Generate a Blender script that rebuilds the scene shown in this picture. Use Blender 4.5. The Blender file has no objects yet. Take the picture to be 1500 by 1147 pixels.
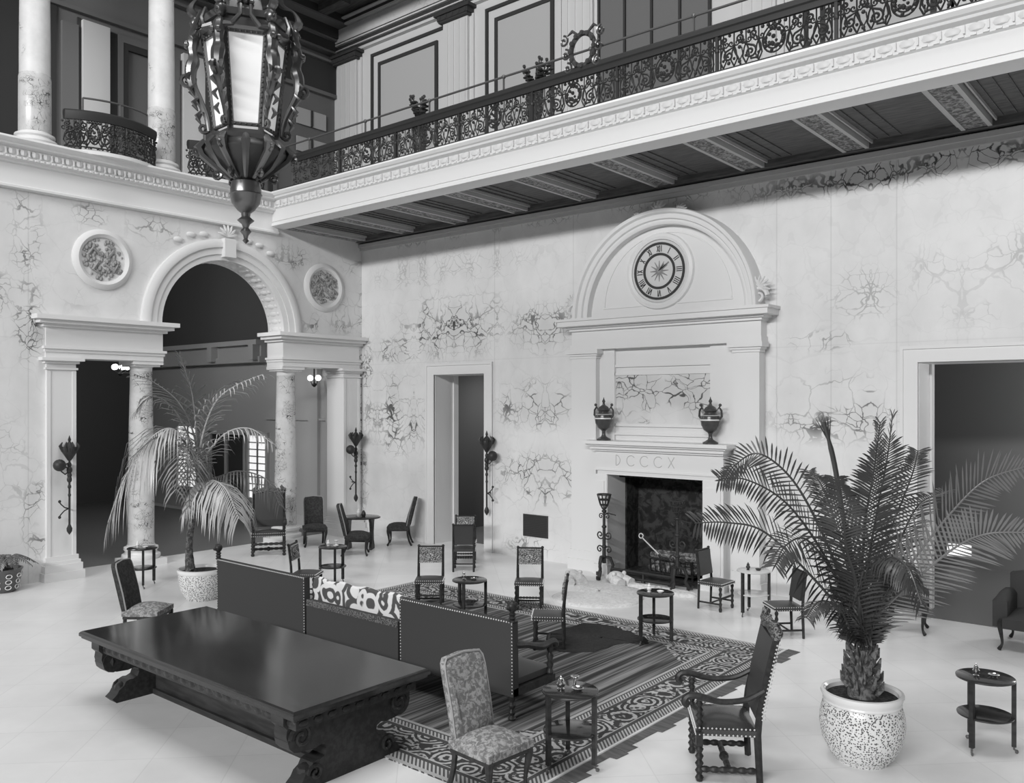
import bpy, math, random
from mathutils import Vector, Matrix
random.seed(7)
PI = math.pi
SC = bpy.context.scene
COL = SC.collection

# ------------------------------------------------------------------ materials
def nodes(name):
    m = bpy.data.materials.new(name); m.use_nodes = True
    nt = m.node_tree; b = nt.nodes['Principled BSDF']
    return m, nt, b
def plain(name, c, rough=.5, spec=.4, metal=0., emit=0.):
    m, nt, b = nodes(name)
    b.inputs['Base Color'].default_value = (c, c, c, 1)
    b.inputs['Roughness'].default_value = rough
    b.inputs['Specular IOR Level'].default_value = spec
    b.inputs['Metallic'].default_value = metal
    if emit:
        b.inputs['Emission Color'].default_value = (1, 1, 1, 1)
        b.inputs['Emission Strength'].default_value = emit
    return m
def N(nt, t, **kw):
    n = nt.nodes.new(t)
    for k, v in kw.items():
        if k.startswith('i_'): n.inputs[int(k[2:])].default_value = v
        else: setattr(n, k, v)
    return n
def L(nt, a, b): nt.links.new(a, b)
def mth(nt, op, a, b=None, c=None, clamp=False):
    n = nt.nodes.new('ShaderNodeMath'); n.operation = op; n.use_clamp = clamp
    for i, v in enumerate((a, b, c)):
        if v is None: continue
        if isinstance(v, (int, float)): n.inputs[i].default_value = v
        else: nt.links.new(v, n.inputs[i])
    return n.outputs[0]
def ramp(nt, v, lo, hi, a=0., b=1.):
    n = nt.nodes.new('ShaderNodeMapRange'); n.interpolation_type = 'SMOOTHSTEP'
    nt.links.new(v, n.inputs[0])
    for i, q in zip((1, 2, 3, 4), (lo, hi, a, b)): n.inputs[i].default_value = q
    return n.outputs[0]
def grey(nt, v, sock):
    n = nt.nodes.new('ShaderNodeCombineColor')
    for i in range(3): nt.links.new(v, n.inputs[i])
    nt.links.new(n.outputs[0], sock)
def mixv(nt, f, a, b):
    # a*(1-f)+b*f on values
    n = nt.nodes.new('ShaderNodeMix'); n.data_type = 'FLOAT'
    nt.links.new(f, n.inputs[0]) if not isinstance(f, (int, float)) else None
    for i, v in ((2, a), (3, b)):
        if isinstance(v, (int, float)): n.inputs[i].default_value = v
        else: nt.links.new(v, n.inputs[i])
    return n.outputs[0]
def noise(nt, vec, scale, detail=3., rough=.5, dist=0.):
    n = nt.nodes.new('ShaderNodeTexNoise')
    n.inputs['Scale'].default_value = scale; n.inputs['Detail'].default_value = detail
    n.inputs['Roughness'].default_value = rough; n.inputs['Distortion'].default_value = dist
    nt.links.new(vec, n.inputs['Vector']); return n.outputs[0]
def vor(nt, vec, scale, feat='DISTANCE_TO_EDGE'):
    n = nt.nodes.new('ShaderNodeTexVoronoi'); n.feature = feat
    n.inputs['Scale'].default_value = scale
    nt.links.new(vec, n.inputs['Vector']); return n.outputs[0]
def objco(nt):
    tc = nt.nodes.new('ShaderNodeTexCoord'); s = nt.nodes.new('ShaderNodeSeparateXYZ')
    nt.links.new(tc.outputs['Object'], s.inputs[0])
    return tc.outputs['Object'], s.outputs[0], s.outputs[1], s.outputs[2]
def comb(nt, x, y, z):
    n = nt.nodes.new('ShaderNodeCombineXYZ')
    for i, v in enumerate((x, y, z)):
        if isinstance(v, (int, float)): n.inputs[i].default_value = v
        else: nt.links.new(v, n.inputs[i])
    return n.outputs[0]
def warp(nt, vec, scale, amt):
    n = nt.nodes.new('ShaderNodeTexNoise'); n.inputs['Scale'].default_value = scale; n.inputs['Detail'].default_value = 3
    nt.links.new(vec, n.inputs['Vector'])
    s = nt.nodes.new('ShaderNodeVectorMath'); s.operation = 'SUBTRACT'; nt.links.new(n.outputs[1], s.inputs[0]); s.inputs[1].default_value = (.5, .5, .5)
    k = nt.nodes.new('ShaderNodeVectorMath'); k.operation = 'SCALE'; nt.links.new(s.outputs[0], k.inputs[0]); k.inputs['Scale'].default_value = amt
    a = nt.nodes.new('ShaderNodeVectorMath'); a.operation = 'ADD'; nt.links.new(vec, a.inputs[0]); nt.links.new(k.outputs[0], a.inputs[1])
    return a.outputs[0]
def marble(name, axis, base=.72, vein=.08, x0=0., period=1.9, dens=1., joints=None, zj=None, rough=.4, spots=None):
    """veined marble; slabs are book-matched about every `period` metres"""
    m, nt, b = nodes(name)
    co, X, Y, Z = objco(nt)
    u = {'x': X, 'y': Y}[axis] if axis in 'xy' else None
    if axis == 'o': vec = co
    else:
        pp = mth(nt, 'PINGPONG', mth(nt, 'ADD', u, 40 - x0), period)
        vec = comb(nt, pp, 0., mth(nt, 'MULTIPLY', Z, .8))
    s = 1. if axis != 'o' else 3.
    mix_ = vec if axis == 'o' else comb(nt, mth(nt, 'ADD', mth(nt, 'MULTIPLY', pp, .8), mth(nt, 'MULTIPLY', u, .12)), 0., mth(nt, 'MULTIPLY', Z, .8))
    w = warp(nt, mix_, 2.2 * s, .42 / s); w = warp(nt, w, 9. * s, .07 / s)
    e1 = vor(nt, w, 2.3 * s); e2 = vor(nt, w, 5.6 * s)
    wid = noise(nt, w, 2.6 * s, 3)
    v1 = ramp(nt, mth(nt, 'SUBTRACT', e1, mth(nt, 'MULTIPLY', ramp(nt, wid, .48, .72), .05)), .0, .022, 1., 0.)
    v2 = ramp(nt, mth(nt, 'SUBTRACT', e2, mth(nt, 'MULTIPLY', ramp(nt, wid, .5, .7), .07)), .0, .045, 1., 0.)
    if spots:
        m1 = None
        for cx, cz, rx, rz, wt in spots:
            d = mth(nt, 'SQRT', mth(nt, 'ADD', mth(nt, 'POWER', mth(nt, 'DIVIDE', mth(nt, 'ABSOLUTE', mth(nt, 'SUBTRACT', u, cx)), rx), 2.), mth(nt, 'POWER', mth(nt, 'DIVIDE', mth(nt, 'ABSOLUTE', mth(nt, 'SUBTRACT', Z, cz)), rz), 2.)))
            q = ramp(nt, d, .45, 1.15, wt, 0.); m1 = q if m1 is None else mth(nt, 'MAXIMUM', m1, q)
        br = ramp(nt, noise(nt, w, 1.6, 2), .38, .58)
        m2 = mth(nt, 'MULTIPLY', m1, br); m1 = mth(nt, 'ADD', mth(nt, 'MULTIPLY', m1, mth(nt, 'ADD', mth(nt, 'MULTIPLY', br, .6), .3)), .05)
    else:
        m1 = mth(nt, 'ADD', mth(nt, 'MULTIPLY', ramp(nt, noise(nt, vec, .75 * s, 2), .58 - .06 * dens, .68 - .06 * dens), .8), .04 * max(dens, 0))
        m2 = ramp(nt, noise(nt, vec, .9 * s, 2, .5, .3), .6 - .06 * dens, .7 - .06 * dens)
    f = mth(nt, 'MAXIMUM', mth(nt, 'MULTIPLY', v1, m1), mth(nt, 'MULTIPLY', v2, m2), clamp=True)
    cl = ramp(nt, noise(nt, vec, 1.2 * s, 5, .6), .3, .7, base * .92, base * 1.04)
    cl = mth(nt, 'SUBTRACT', cl, mth(nt, 'MULTIPLY', m2, .06))
    if joints:
        # fine joints between the slabs
        for j in joints:
            dj = mth(nt, 'ABSOLUTE', mth(nt, 'SUBTRACT', u, j))
            cl = mth(nt, 'MULTIPLY', cl, ramp(nt, dj, .004, .016, .86, 1.))
    for j in zj or []:
        dj = mth(nt, 'ABSOLUTE', mth(nt, 'SUBTRACT', Z, j))
        cl = mth(nt, 'MULTIPLY', cl, ramp(nt, dj, .004, .016, .93, 1.))
    grey(nt, mixv(nt, f, cl, vein), b.inputs['Base Color'])
    b.inputs['Roughness'].default_value = rough
    b.inputs['Specular IOR Level'].default_value = .35
    return m
def patterned(name, lo, hi, scale, rough=.7, mode='leaf', spec=.2):
    m, nt, b = nodes(name)
    co, X, Y, Z = objco(nt)
    w = warp(nt, co, scale * .6, .6 / scale)
    if mode == 'leaf':
        v = ramp(nt, noise(nt, w, scale, 5, .6, .8), .42, .6)
    elif mode == 'scroll':
        r = vor(nt, w, scale, 'F1')
        v = ramp(nt, mth(nt, 'SINE', mth(nt, 'MULTIPLY', r, 15.)), -.35, .3)
    else:
        v = ramp(nt, vor(nt, co, scale, 'F1'), .34, .46)
    grey(nt, mixv(nt, v, lo, hi), b.inputs['Base Color'])
    b.inputs['Roughness'].default_value = rough; b.inputs['Specular IOR Level'].default_value = spec
    return m
def wood(name, lo, hi, rough=.35, spec=.4):
    m, nt, b = nodes(name)
    co, X, Y, Z = objco(nt)
    n = noise(nt, comb(nt, mth(nt, 'MULTIPLY', X, 2.), mth(nt, 'MULTIPLY', Y, 14.), mth(nt, 'MULTIPLY', Z, 14.)), 1.5, 4)
    grey(nt, ramp(nt, n, .3, .7, lo, hi), b.inputs['Base Color'])
    b.inputs['Roughness'].default_value = rough; b.inputs['Specular IOR Level'].default_value = spec
    return m
def floor_mat():
    m, nt, b = nodes('floor_marble')
    co, X, Y, Z = objco(nt)
    r = math.sqrt(.5); T = .78
    a = mth(nt, 'MULTIPLY', mth(nt, 'ADD', X, Y), r / T); c = mth(nt, 'MULTIPLY', mth(nt, 'SUBTRACT', X, Y), r / T)
    def dist(q):
        fr = mth(nt, 'FRACT', mth(nt, 'ADD', q, 100.)); return mth(nt, 'MULTIPLY', mth(nt, 'MINIMUM', fr, mth(nt, 'SUBTRACT', 1., fr)), T)
    j = ramp(nt, mth(nt, 'MINIMUM', dist(a), dist(c)), .002, .008, .88, 1.)
    tile = comb(nt, mth(nt, 'FLOOR', a), mth(nt, 'FLOOR', c), 0.)
    wn = nt.nodes.new('ShaderNodeTexWhiteNoise'); nt.links.new(tile, wn.inputs['Vector'])
    cl = ramp(nt, noise(nt, co, .9, 5, .6), .3, .7, .68, .76)
    cl = mth(nt, 'ADD', cl, mth(nt, 'MULTIPLY', wn.outputs[0], .03))
    grey(nt, mth(nt, 'MULTIPLY', cl, j), b.inputs['Base Color'])
    b.inputs['Roughness'].default_value = .3; b.inputs['Specular IOR Level'].default_value = .3
    return m
def rug_mat(x0, x1, y0, y1):
    m, nt, b = nodes('rug_pile')
    co, X, Y, Z = objco(nt)
    dx = mth(nt, 'MINIMUM', mth(nt, 'SUBTRACT', X, x0), mth(nt, 'SUBTRACT', x1, X))
    dy = mth(nt, 'MINIMUM', mth(nt, 'SUBTRACT', Y, y0), mth(nt, 'SUBTRACT', y1, Y))
    d = mth(nt, 'MINIMUM', dx, dy)
    # ornament of the borders: rows of hooked motifs
    w = warp(nt, co, 6., .08)
    mot = vor(nt, w, 3.0, 'F1')
    rings = ramp(nt, mth(nt, 'SINE', mth(nt, 'MULTIPLY', mot, 34.)), -.2, .25)
    fine = ramp(nt, vor(nt, w, 17., 'F1'), .22, .5)
    orn = mth(nt, 'MULTIPLY', rings, fine)
    orn = mixv(nt, orn, .06, .44)
    # guard stripes
    st = ramp(nt, mth(nt, 'SINE', mth(nt, 'MULTIPLY', d, 58.)), -.3, .3, .08, .42)
    small = ramp(nt, mth(nt, 'SINE', mth(nt, 'MULTIPLY', mth(nt, 'ADD', X, mth(nt, 'MULTIPLY', Y, .97)), 120.)), -.2, .2, .1, .46)
    def band(lo, hi):
        return mth(nt, 'MULTIPLY', mth(nt, 'GREATER_THAN', d, lo), mth(nt, 'LESS_THAN', d, hi))
    col = orn
    col = mixv(nt, band(.0, .05), col, st)
    col = mixv(nt, band(.05, .17), col, small)
    col = mixv(nt, band(.17, .23), col, st)
    col = mixv(nt, band(.60, .66), col, st)
    col = mixv(nt, band(.66, .74), col, small)
    col = mixv(nt, band(.74, .80), col, st)
    # inner field: long narrow stripes, corners cut off
    fld = mth(nt, 'GREATER_THAN', d, .80)
    cut = mth(nt, 'GREATER_THAN', mth(nt, 'ADD', dx, dy), 2.3)
    fs = noise(nt, comb(nt, mth(nt, 'MULTIPLY', X, 13.), mth(nt, 'MULTIPLY', Y, .25), 0.), 1., 3, .7)
    fcol = ramp(nt, fs, .4, .68, .05, .3)
    col = mixv(nt, mth(nt, 'MULTIPLY', fld, cut), col, fcol)
    grey(nt, col, b.inputs['Base Color'])
    b.inputs['Roughness'].default_value = .95; b.inputs['Specular IOR Level'].default_value = .05
    return m
def fur_mat(name, base):
    m, nt, b = nodes(name)
    co, X, Y, Z = objco(nt)
    n = noise(nt, warp(nt, co, 4, .3), 18, 5, .7)
    grey(nt, ramp(nt, n, .3, .7, base * .82, base * 1.05), b.inputs['Base Color'])
    bp = nt.nodes.new('ShaderNodeBump'); bp.inputs['Strength'].default_value = .6; bp.inputs['Distance'].default_value = .03
    nt.links.new(n, bp.inputs['Height']); nt.links.new(bp.outputs[0], b.inputs['Normal'])
    b.inputs['Roughness'].default_value = 1.; b.inputs['Specular IOR Level'].default_value = .0
    return m

# where the veins gather on the slabs: centre along the wall, height, half sizes, strength
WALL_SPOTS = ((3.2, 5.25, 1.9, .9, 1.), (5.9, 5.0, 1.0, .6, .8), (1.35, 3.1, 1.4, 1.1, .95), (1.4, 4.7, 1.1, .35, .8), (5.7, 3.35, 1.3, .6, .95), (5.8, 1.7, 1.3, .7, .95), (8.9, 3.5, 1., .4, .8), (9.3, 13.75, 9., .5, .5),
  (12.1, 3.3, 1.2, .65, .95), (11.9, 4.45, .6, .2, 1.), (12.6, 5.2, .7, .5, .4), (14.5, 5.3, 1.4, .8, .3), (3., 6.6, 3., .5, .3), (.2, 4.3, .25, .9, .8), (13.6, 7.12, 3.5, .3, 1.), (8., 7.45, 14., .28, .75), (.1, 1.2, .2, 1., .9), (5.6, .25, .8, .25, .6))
ARCH_SPOTS = ((-.05, 2.5, .2, 5., 1.), (-8.05, 4.9, .3, .9, .95), (-8.1, 6.6, .35, .9, .7), (-7.9, 1.2, .3, .8, .9), (-8.8, 5.4, .6, .5, .6), (-8.6, 2.2, .8, 1., .35), (-5.6, 7.0, .7, .3, .6), (-6.9, 7.1, .4, .25, .7), (-2.2, 6.9, .6, .35, .7), (-.6, 5.6, .6, .5, .7), (-1.6, 5.35, .3, .3, .9), (-.3, 7., .5, .4, .6), (-7.2, 5.6, .3, .4, .4))
M = {}
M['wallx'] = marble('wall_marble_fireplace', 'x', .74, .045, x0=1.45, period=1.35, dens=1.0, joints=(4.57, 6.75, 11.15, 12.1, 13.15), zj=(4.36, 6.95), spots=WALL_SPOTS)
M['wally'] = marble('wall_marble_arch', 'y', .74, .045, x0=-3.93, period=1.6, dens=.9, joints=(-8.05,), zj=(4.6,), spots=ARCH_SPOTS)
M['panel'] = marble('panel_marble', 'x', .7, .1, x0=0., period=3., dens=1.7)
M['white'] = plain('white_marble', .74, .42, .3)
M['stone'] = plain('carved_white_stone', .7, .6, .2)
M['shaft'] = marble('column_marble', 'o', .62, .08, dens=1.9, rough=.25)
M['shaft_white'] = marble('pale_column_marble', 'o', .74, .12, dens=-.4, rough=.35)
M['floor'] = floor_mat()
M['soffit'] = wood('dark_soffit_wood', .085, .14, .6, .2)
M['soffit_carved'] = patterned('carved_beam', .1, .36, 16, .6)  # paler carved pattern over dark beam wood
M['soffit_edge'] = plain('beam_moulding', .5, .6, .2)
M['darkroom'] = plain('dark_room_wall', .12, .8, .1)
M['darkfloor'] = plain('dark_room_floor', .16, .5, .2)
M['midwall'] = plain('vestibule_wall', .5, .7, .2)
M['gallery'] = plain('gallery_wall_paint', .74, .6, .2)
M['gallery_panel'] = plain('gallery_panel_grey', .56, .6, .2)
M['darkpaint'] = plain('dark_moulding', .06, .6, .2)
M['greydark'] = plain('dark_grey_panelling', .2, .6, .2)
M['iron'] = plain('wrought_iron', .028, .5, .4)
M['brass'] = plain('brass_rail', .12, .35, .5, .3)
M['bronze'] = plain('cast_bronze', .16, .3, .6, .75)
M['bronze_dark'] = plain('dark_bronze', .06, .35, .5, .5)
M['glass_lamp'] = plain('frosted_lantern_glass', .8, .35, .4, 0, .25)
M['gloss'] = wood('polished_dark_table', .025, .032, .12, .45)
M['wood'] = wood('dark_carved_wood', .022, .04, .4, .25)
M['leather'] = plain('dark_leather', .045, .4, .4)
M['leather_lit'] = patterned('tooled_leather_sheen', .08, .26, 20, .4, 'scroll', .4)  # tooled pattern, with the gloss of the panels raised in its colour
M['velvet'] = plain('dark_velvet', .06, .85, .1)
M['tapestry'] = patterned('tapestry_cover', .16, .36, 24, .85)
M['tapestry_dark'] = patterned('dark_tapestry_cover', .035, .06, 24, .85)
M['medal'] = patterned('panel_medallion', .06, .5, 22, .6, 'scroll')
M['brocade'] = patterned('floral_brocade', .09, .74, 4.2, .7, 'scroll')
M['nail'] = plain('brass_nails', .72, .35, .5, .1)
M['silver'] = plain('silver', .75, .18, .6, 1.)
M['china'] = plain('white_china', .8, .2, .5)
M['pot'] = patterned('speckled_porcelain', .1, .72, 52, .25, 'spot', .5)
M['pot_rim'] = plain('porcelain_glaze', .76, .2, .5)
M['pot_dark'] = plain('dark_glazed_pot', .1, .3, .5)
M['soil'] = patterned('potting_soil', .02, .05, 30, .95)
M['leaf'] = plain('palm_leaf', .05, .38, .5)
M['leaf_lit'] = plain('lit_palm_leaf', .45, .35, .55)  # fronds catching the light, their brightness put into the base colour
M['bark'] = patterned('palm_bark', .06, .18, 18, .9)
M['fur'] = fur_mat('white_fur', .72)
M['dark_shag'] = fur_mat('dark_shaggy_pile', .05)
M['tile'] = plain('hearth_stone', .3, .5, .3)
M['brick'] = patterned('sooty_brick', .02, .055, 6, .9)
M['log'] = patterned('log_bark', .06, .3, 12, .9)
M['lamp'] = plain('glowing_globe', .9, .3, .3, 0, 2.2)
M['window'] = plain('daylit_window', .9, .4, .2, 0, .75)
M['curtain'] = plain('pale_curtain', .5, .9, .05)
M['dial'] = plain('clock_dial', .62, .5, .2)
M['dark_ring'] = plain('clock_ink', .05, .5, .2)
M['stone_cut'] = plain('cut_letters', .48, .7, .1)
M['leaf_sunlit'] = plain('sunlit_palm_leaf', .17, .3, .6)  # sunlit fronds of the large palm, light painted as a lighter base
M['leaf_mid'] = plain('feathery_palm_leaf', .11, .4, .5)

M['relief'] = plain('weathered_relief', .3, .6, .2)
M['urn'] = plain('dark_glazed_urn', .06, .25, .5)
M['nail_dull'] = plain('worn_braid', .3, .6, .3)
M['leather_shiny'] = plain('shining_leather', .05, .22, .5)
M['wood_carved'] = patterned('carved_wood', .04, .2, 24, .4, 'scroll')  # paler scroll pattern over dark wood
M['sheen_top'] = plain('sheen_table_top', .6, .15, .5)  # pale base colour carries the reflection on this table's tops

# ------------------------------------------------------------------ mesh builder
class MB:
    def __init__(s): s.v = []; s.f = []; s.M = Matrix.Identity(4)
    def at(s, loc=(0, 0, 0), rz=0., rx=0., ry=0., sc=(1, 1, 1)):
        s.M = Matrix.Translation(loc) @ Matrix.Rotation(rz, 4, 'Z') @ Matrix.Rotation(ry, 4, 'Y') @ Matrix.Rotation(rx, 4, 'X') @ Matrix.Diagonal((*sc, 1)); return s
    def raw(s, vs, fs):
        o = len(s.v); s.v += [tuple(s.M @ Vector(p)) for p in vs]
        s.f += [tuple(i + o for i in f) for f in fs]; return s
    def box(s, x0, x1, y0, y1, z0, z1):
        return s.raw([(x, y, z) for z in (z0, z1) for y in (y0, y1) for x in (x0, x1)],
            [(0, 2, 3, 1), (4, 5, 7, 6), (0, 1, 5, 4), (2, 6, 7, 3), (0, 4, 6, 2), (1, 3, 7, 5)])
    def bbox(s, x0, x1, y0, y1, z0, z1, b=.01):
        """box with chamfered vertical and top edges"""
        rings = []
        for z, i in ((z0, b), (z0 + b, 0), (z1 - b, 0), (z1, b)):
            q = b
            rings.append([(x0 + i + q, y0 + i, z), (x1 - i - q, y0 + i, z), (x1 - i, y0 + i + q, z), (x1 - i, y1 - i - q, z), (x1 - i - q, y1 - i, z), (x0 + i + q, y1 - i, z), (x0 + i, y1 - i - q, z), (x0 + i, y0 + i + q, z)])
        return s.loft(rings)
    def loft(s, rings, cap=True, closed=True):
        n = len(rings[0]); vs = [p for r in rings for p in r]; fs = []
        for k in range(len(rings) - 1):
            for i in range(n if closed else n - 1):
                j = (i + 1) % n
                fs.append((k * n + i, k * n + j, (k + 1) * n + j, (k + 1) * n + i))
        if cap and closed:
            fs.append(tuple(reversed(range(n)))); fs.append(tuple((len(rings) - 1) * n + i for i in range(n)))
        return s.raw(vs, fs)
    def lathe(s, prof, n=16, c=(0, 0, 0), sq=1.):
        rings = [[(c[0] + r * math.cos(2 * PI * i / n), c[1] + sq * r * math.sin(2 * PI * i / n), c[2] + z) for i in range(n)] for r, z in prof]
        return s.loft(rings)
    def ball(s, c, r, n=10, m=6, sc=(1, 1, 1)):
        rings = []
        for k in range(m + 1):
            t = -PI / 2 + PI * k / m; rr = max(.02, math.cos(t)) * r
            rings.append([(c[0] + sc[0] * rr * math.cos(2 * PI * i / n), c[1] + sc[1] * rr * math.sin(2 * PI * i / n), c[2] + sc[2] * r * math.sin(t)) for i in range(n)])
        return s.loft(rings)
    def tube(s, pts, rad, n=6, closed=False, flat=1.):
        P = [Vector(p) for p in pts]; K = len(P); rings = []; up = None
        for k in range(K):
            a = P[k - 1] if (k or closed) else P[0]; b = P[(k + 1) % K] if (k < K - 1 or closed) else P[K - 1]
            t = (b - a); t = t.normalized() if t.length > 1e-9 else Vector((0, 0, 1))
            if up is None: up = Vector((0, 0, 1)) if abs(t.z) < .9 else Vector((1, 0, 0))
            u = up - t * up.dot(t)
            if u.length < 1e-5: u = t.orthogonal()
            u.normalize(); w = t.cross(u); up = u
            r = rad[k] if isinstance(rad, (list, tuple)) else rad
            rings.append([tuple(P[k] + u * (r * math.cos(2 * PI * i / n)) + w * (r * flat * math.sin(2 * PI * i / n))) for i in range(n)])
        if closed: rings.append(rings[0]); return s.loft(rings, cap=False)
        return s.loft(rings)
    def prism(s, poly, axis, a, b):
        def p3(p, d):
            return {'x': (d, p[0], p[1]), 'y': (p[0], d, p[1]), 'z': (p[0], p[1], d)}[axis]
        n = len(poly); vs = [p3(p, a) for p in poly] + [p3(p, b) for p in poly]
        fs = [(i, (i + 1) % n, n + (i + 1) % n, n + i) for i in range(n)] + [tuple(reversed(range(n))), tuple(range(n, 2 * n))]
        return s.raw(vs, fs)
    def arcsweep(s, prof, c, a0, a1, n, plane='xz'):
        """sweep a closed profile of (radius, depth) points round an arc"""
        rings = []
        for k in range(n + 1):
            t = a0 + (a1 - a0) * k / n; ct, st = math.cos(t), math.sin(t)
            if plane == 'xz': rings.append([(c[0] + r * ct, c[1] + d, c[2] + r * st) for r, d in prof])
            else: rings.append([(c[0] + d, c[1] + r * ct, c[2] + r * st) for r, d in prof])
        return s.loft(rings, cap=abs(a1 - a0) < 2 * PI - .01)
    def pillow(s, x0, x1, y0, y1, z0, z1, n=8, puff=.03, edge=.02):
        rings = []
        top = []; 
        def g(i): return -1 + 2 * i / n
        vs = []; fs = []
        for side in (0, 1):
            for j in range(n + 1):
                for i in range(n + 1):
                    u, v = g(i), g(j); h = (1 - abs(u) ** 3) * (1 - abs(v) ** 3)
                    x = (x0 + x1) / 2 + (x1 - x0) / 2 * u; y = (y0 + y1) / 2 + (y1 - y0) / 2 * v
                    z = z1 - edge + h * (edge + puff) if side else z0 + (0 if h > 0 else edge * .3)
                    vs.append((x, y, z))
        q = (n + 1) ** 2
        for j in range(n):
            for i in range(n):
                a = j * (n + 1) + i
                fs.append((q + a, q + a + 1, q + a + n + 2, q + a + n + 1)); fs.append((a, a + n + 1, a + n + 2, a + 1))
        b = [i for i in range(n + 1)] + [j * (n + 1) + n for j in range(1, n + 1)] + [n * (n + 1) + i for i in range(n - 1, -1, -1)] + [j * (n + 1) for j in range(n - 1, 0, -1)]
        for k in range(len(b)):
            c, d = b[k], b[(k + 1) % len(b)]; fs.append((c, d, q + d, q + c))
        return s.raw(vs, fs)
    def stud(s, c, r=.006):
        x, y, z = c
        return s.raw([(x + r, y, z), (x - r, y, z), (x, y + r, z), (x, y - r, z), (x, y, z + r), (x, y, z - r)],
            [(0, 2, 4), (2, 1, 4), (1, 3, 4), (3, 0, 4), (2, 0, 5), (1, 2, 5), (3, 1, 5), (0, 3, 5)])
    def studs(s, a, b, step=.03, r=.007):
        a, b = Vector(a), Vector(b); k = max(1, int((b - a).length / step))
        for i in range(k + 1): s.stud(tuple(a.lerp(b, i / k)), r)
        return s
    def build(s, name, mat, parent=None, smooth=40.):
        me = bpy.data.meshes.new(name); me.from_pydata(s.v, [], s.f); me.validate(); me.update()
        me.materials.append(mat)
        if smooth:
            me.shade_smooth(); me.set_sharp_from_angle(angle=math.radians(smooth))
        o = bpy.data.objects.new(name, me); COL.objects.link(o)
        if parent is not None: o.parent = parent
        return o

def tag(o, label, cat, group=None):
    o['label'] = label; o['category'] = cat
    if group: o['group'] = group
    return o
def thing(name, label, cat, loc=(0, 0, 0), rz=0., group=None, facing=None):
    o = bpy.data.objects.new(name, None); COL.objects.link(o)
    o.empty_display_size = .1
    o.location = loc; o.rotation_euler = (0, 0, math.radians(facing - 90) if facing is not None else rz)
    return tag(o, label, cat, group)
def struct(name, mb, mat, smooth=35.):
    o = mb.build(name, mat, None, smooth); o['kind'] = 'structure'; return o
def dup(root, loc, label, rz=None, facing=None, group=None):
    """copy of a thing with copies of its parts and sub-parts"""
    r = root.copy(); COL.objects.link(r); r.location = loc
    if rz is not None: r.rotation_euler = (0, 0, rz)
    if facing is not None: r.rotation_euler = (0, 0, math.radians(facing - 90))
    r['label'] = label
    if group: r['group'] = group
    for ch in list(root.children):
        c = ch.copy(); COL.objects.link(c); c.parent = r
        for g in list(ch.children):
            d = g.copy(); COL.objects.link(d); d.parent = c
    return r
def spiral(cx, cz, r, a0, turns, n=18, r1=.15, hand=1):
    out = []
    for k in range(n + 1):
        t = k / n; rr = r * (1 - t * (1 - r1)); a = a0 + hand * turns * 2 * PI * t
        out.append((cx + rr * math.cos(a), cz + rr * math.sin(a)))
    return out
def crv(pts, n=8):
    """Catmull-Rom through points"""
    P = [Vector(p) for p in pts]; P = [P[0] * 2 - P[1]] + P + [P[-1] * 2 - P[-2]]; out = []
    for i in range(1, len(P) - 2):
        for k in range(n):
            t = k / n; a, b, c, d = P[i - 1], P[i], P[i + 1], P[i + 2]
            out.append(.5 * ((2 * b) + (c - a) * t + (2 * a - 5 * b + 4 * c - d) * t * t + (3 * b - a - 3 * c + d) * t ** 3))
    out.append(P[-2]); return out
# ================================================================== THE SETTING
T = .75                                   # thickness of the marble walls
m = MB(); m.box(-12, 22, -17, 8, -.1, 0); struct('floor', m, M['floor'], 0)
# fireplace wall (runs along x, faces the hall at y = 0)
m = MB()
for x0, x1, z0, z1 in ((-.6, 2.65, 0, 8.0), (2.65, 4.27, 4.05, 8.0), (4.27, 7.87, 0, 8.0), (7.87, 9.95, 1.97, 8.0), (9.95, 13.47, 0, 8.0), (13.47, 17.1, 4.03, 8.0), (17.1, 22, 0, 8.0)):
    m.box(x0, x1, 0, T, z0, z1)
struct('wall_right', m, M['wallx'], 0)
# arch wall (x = 0): solid part, spandrels round the arch, strip beside the corner
YC, RI, RO, ZS = -3.93, 1.525, 1.97, 5.05
m = MB(); m.box(-.6, 0, -17, -7.70, 0, 7.6); m.box(-.6, 0, -.14, 0, 0, 7.6)
m.box(-.6, 0, -7.70, YC - RI, ZS - .02, 7.6); m.box(-.6, 0, YC + RI, -.14, ZS - .02, 7.6)
K = 28
for k in range(K):
    a, b = PI * k / K, PI * (k + 1) / K
    m.prism([(YC + RI * math.cos(a), ZS + RI * math.sin(a)), (YC + RI * math.cos(a), 7.6), (YC + RI * math.cos(b), 7.6), (YC + RI * math.cos(b), ZS + RI * math.sin(b))], 'x', -.6, 0)
struct('wall_left', m, M['wally'], 0)
# small doorway and great doorway: marble casings
for i, (x0, x1, z1) in enumerate(((2.65, 4.27, 4.05), (13.47, 17.1, 4.03))):
    m = MB(); w = .26
    for a, b, c, d in ((x0 - w, x0, 0, z1 + w), (x1, x1 + w, 0, z1 + w), (x0, x1, z1, z1 + w)):
        m.box(a, b, -.03, .02, c, d)
    for a, b, c, d in ((x0 - w, x0 - w + .05, 0, z1 + w), (x1 + w - .05, x1 + w, 0, z1 + w), (x0 - w + .05, x1 + w - .05, z1 + w - .05, z1 + w)):
        m.box(a, b, -.055, -.025, c, d)
    m.box(x0, x0 + .05, T - .12, T + .04, 0, z1)                      # bead at the back of the reveal
    m.box(x0, x0 + .012, .02, T - .12, 0, z1); m.box(x1 - .012, x1, .02, T, 0, z1); m.box(x0 + .012, x1 - .012, .02, T, z1 - .012, z1)
    struct('trim_%d' % (i + 1), m, M['white'], 0)
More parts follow.
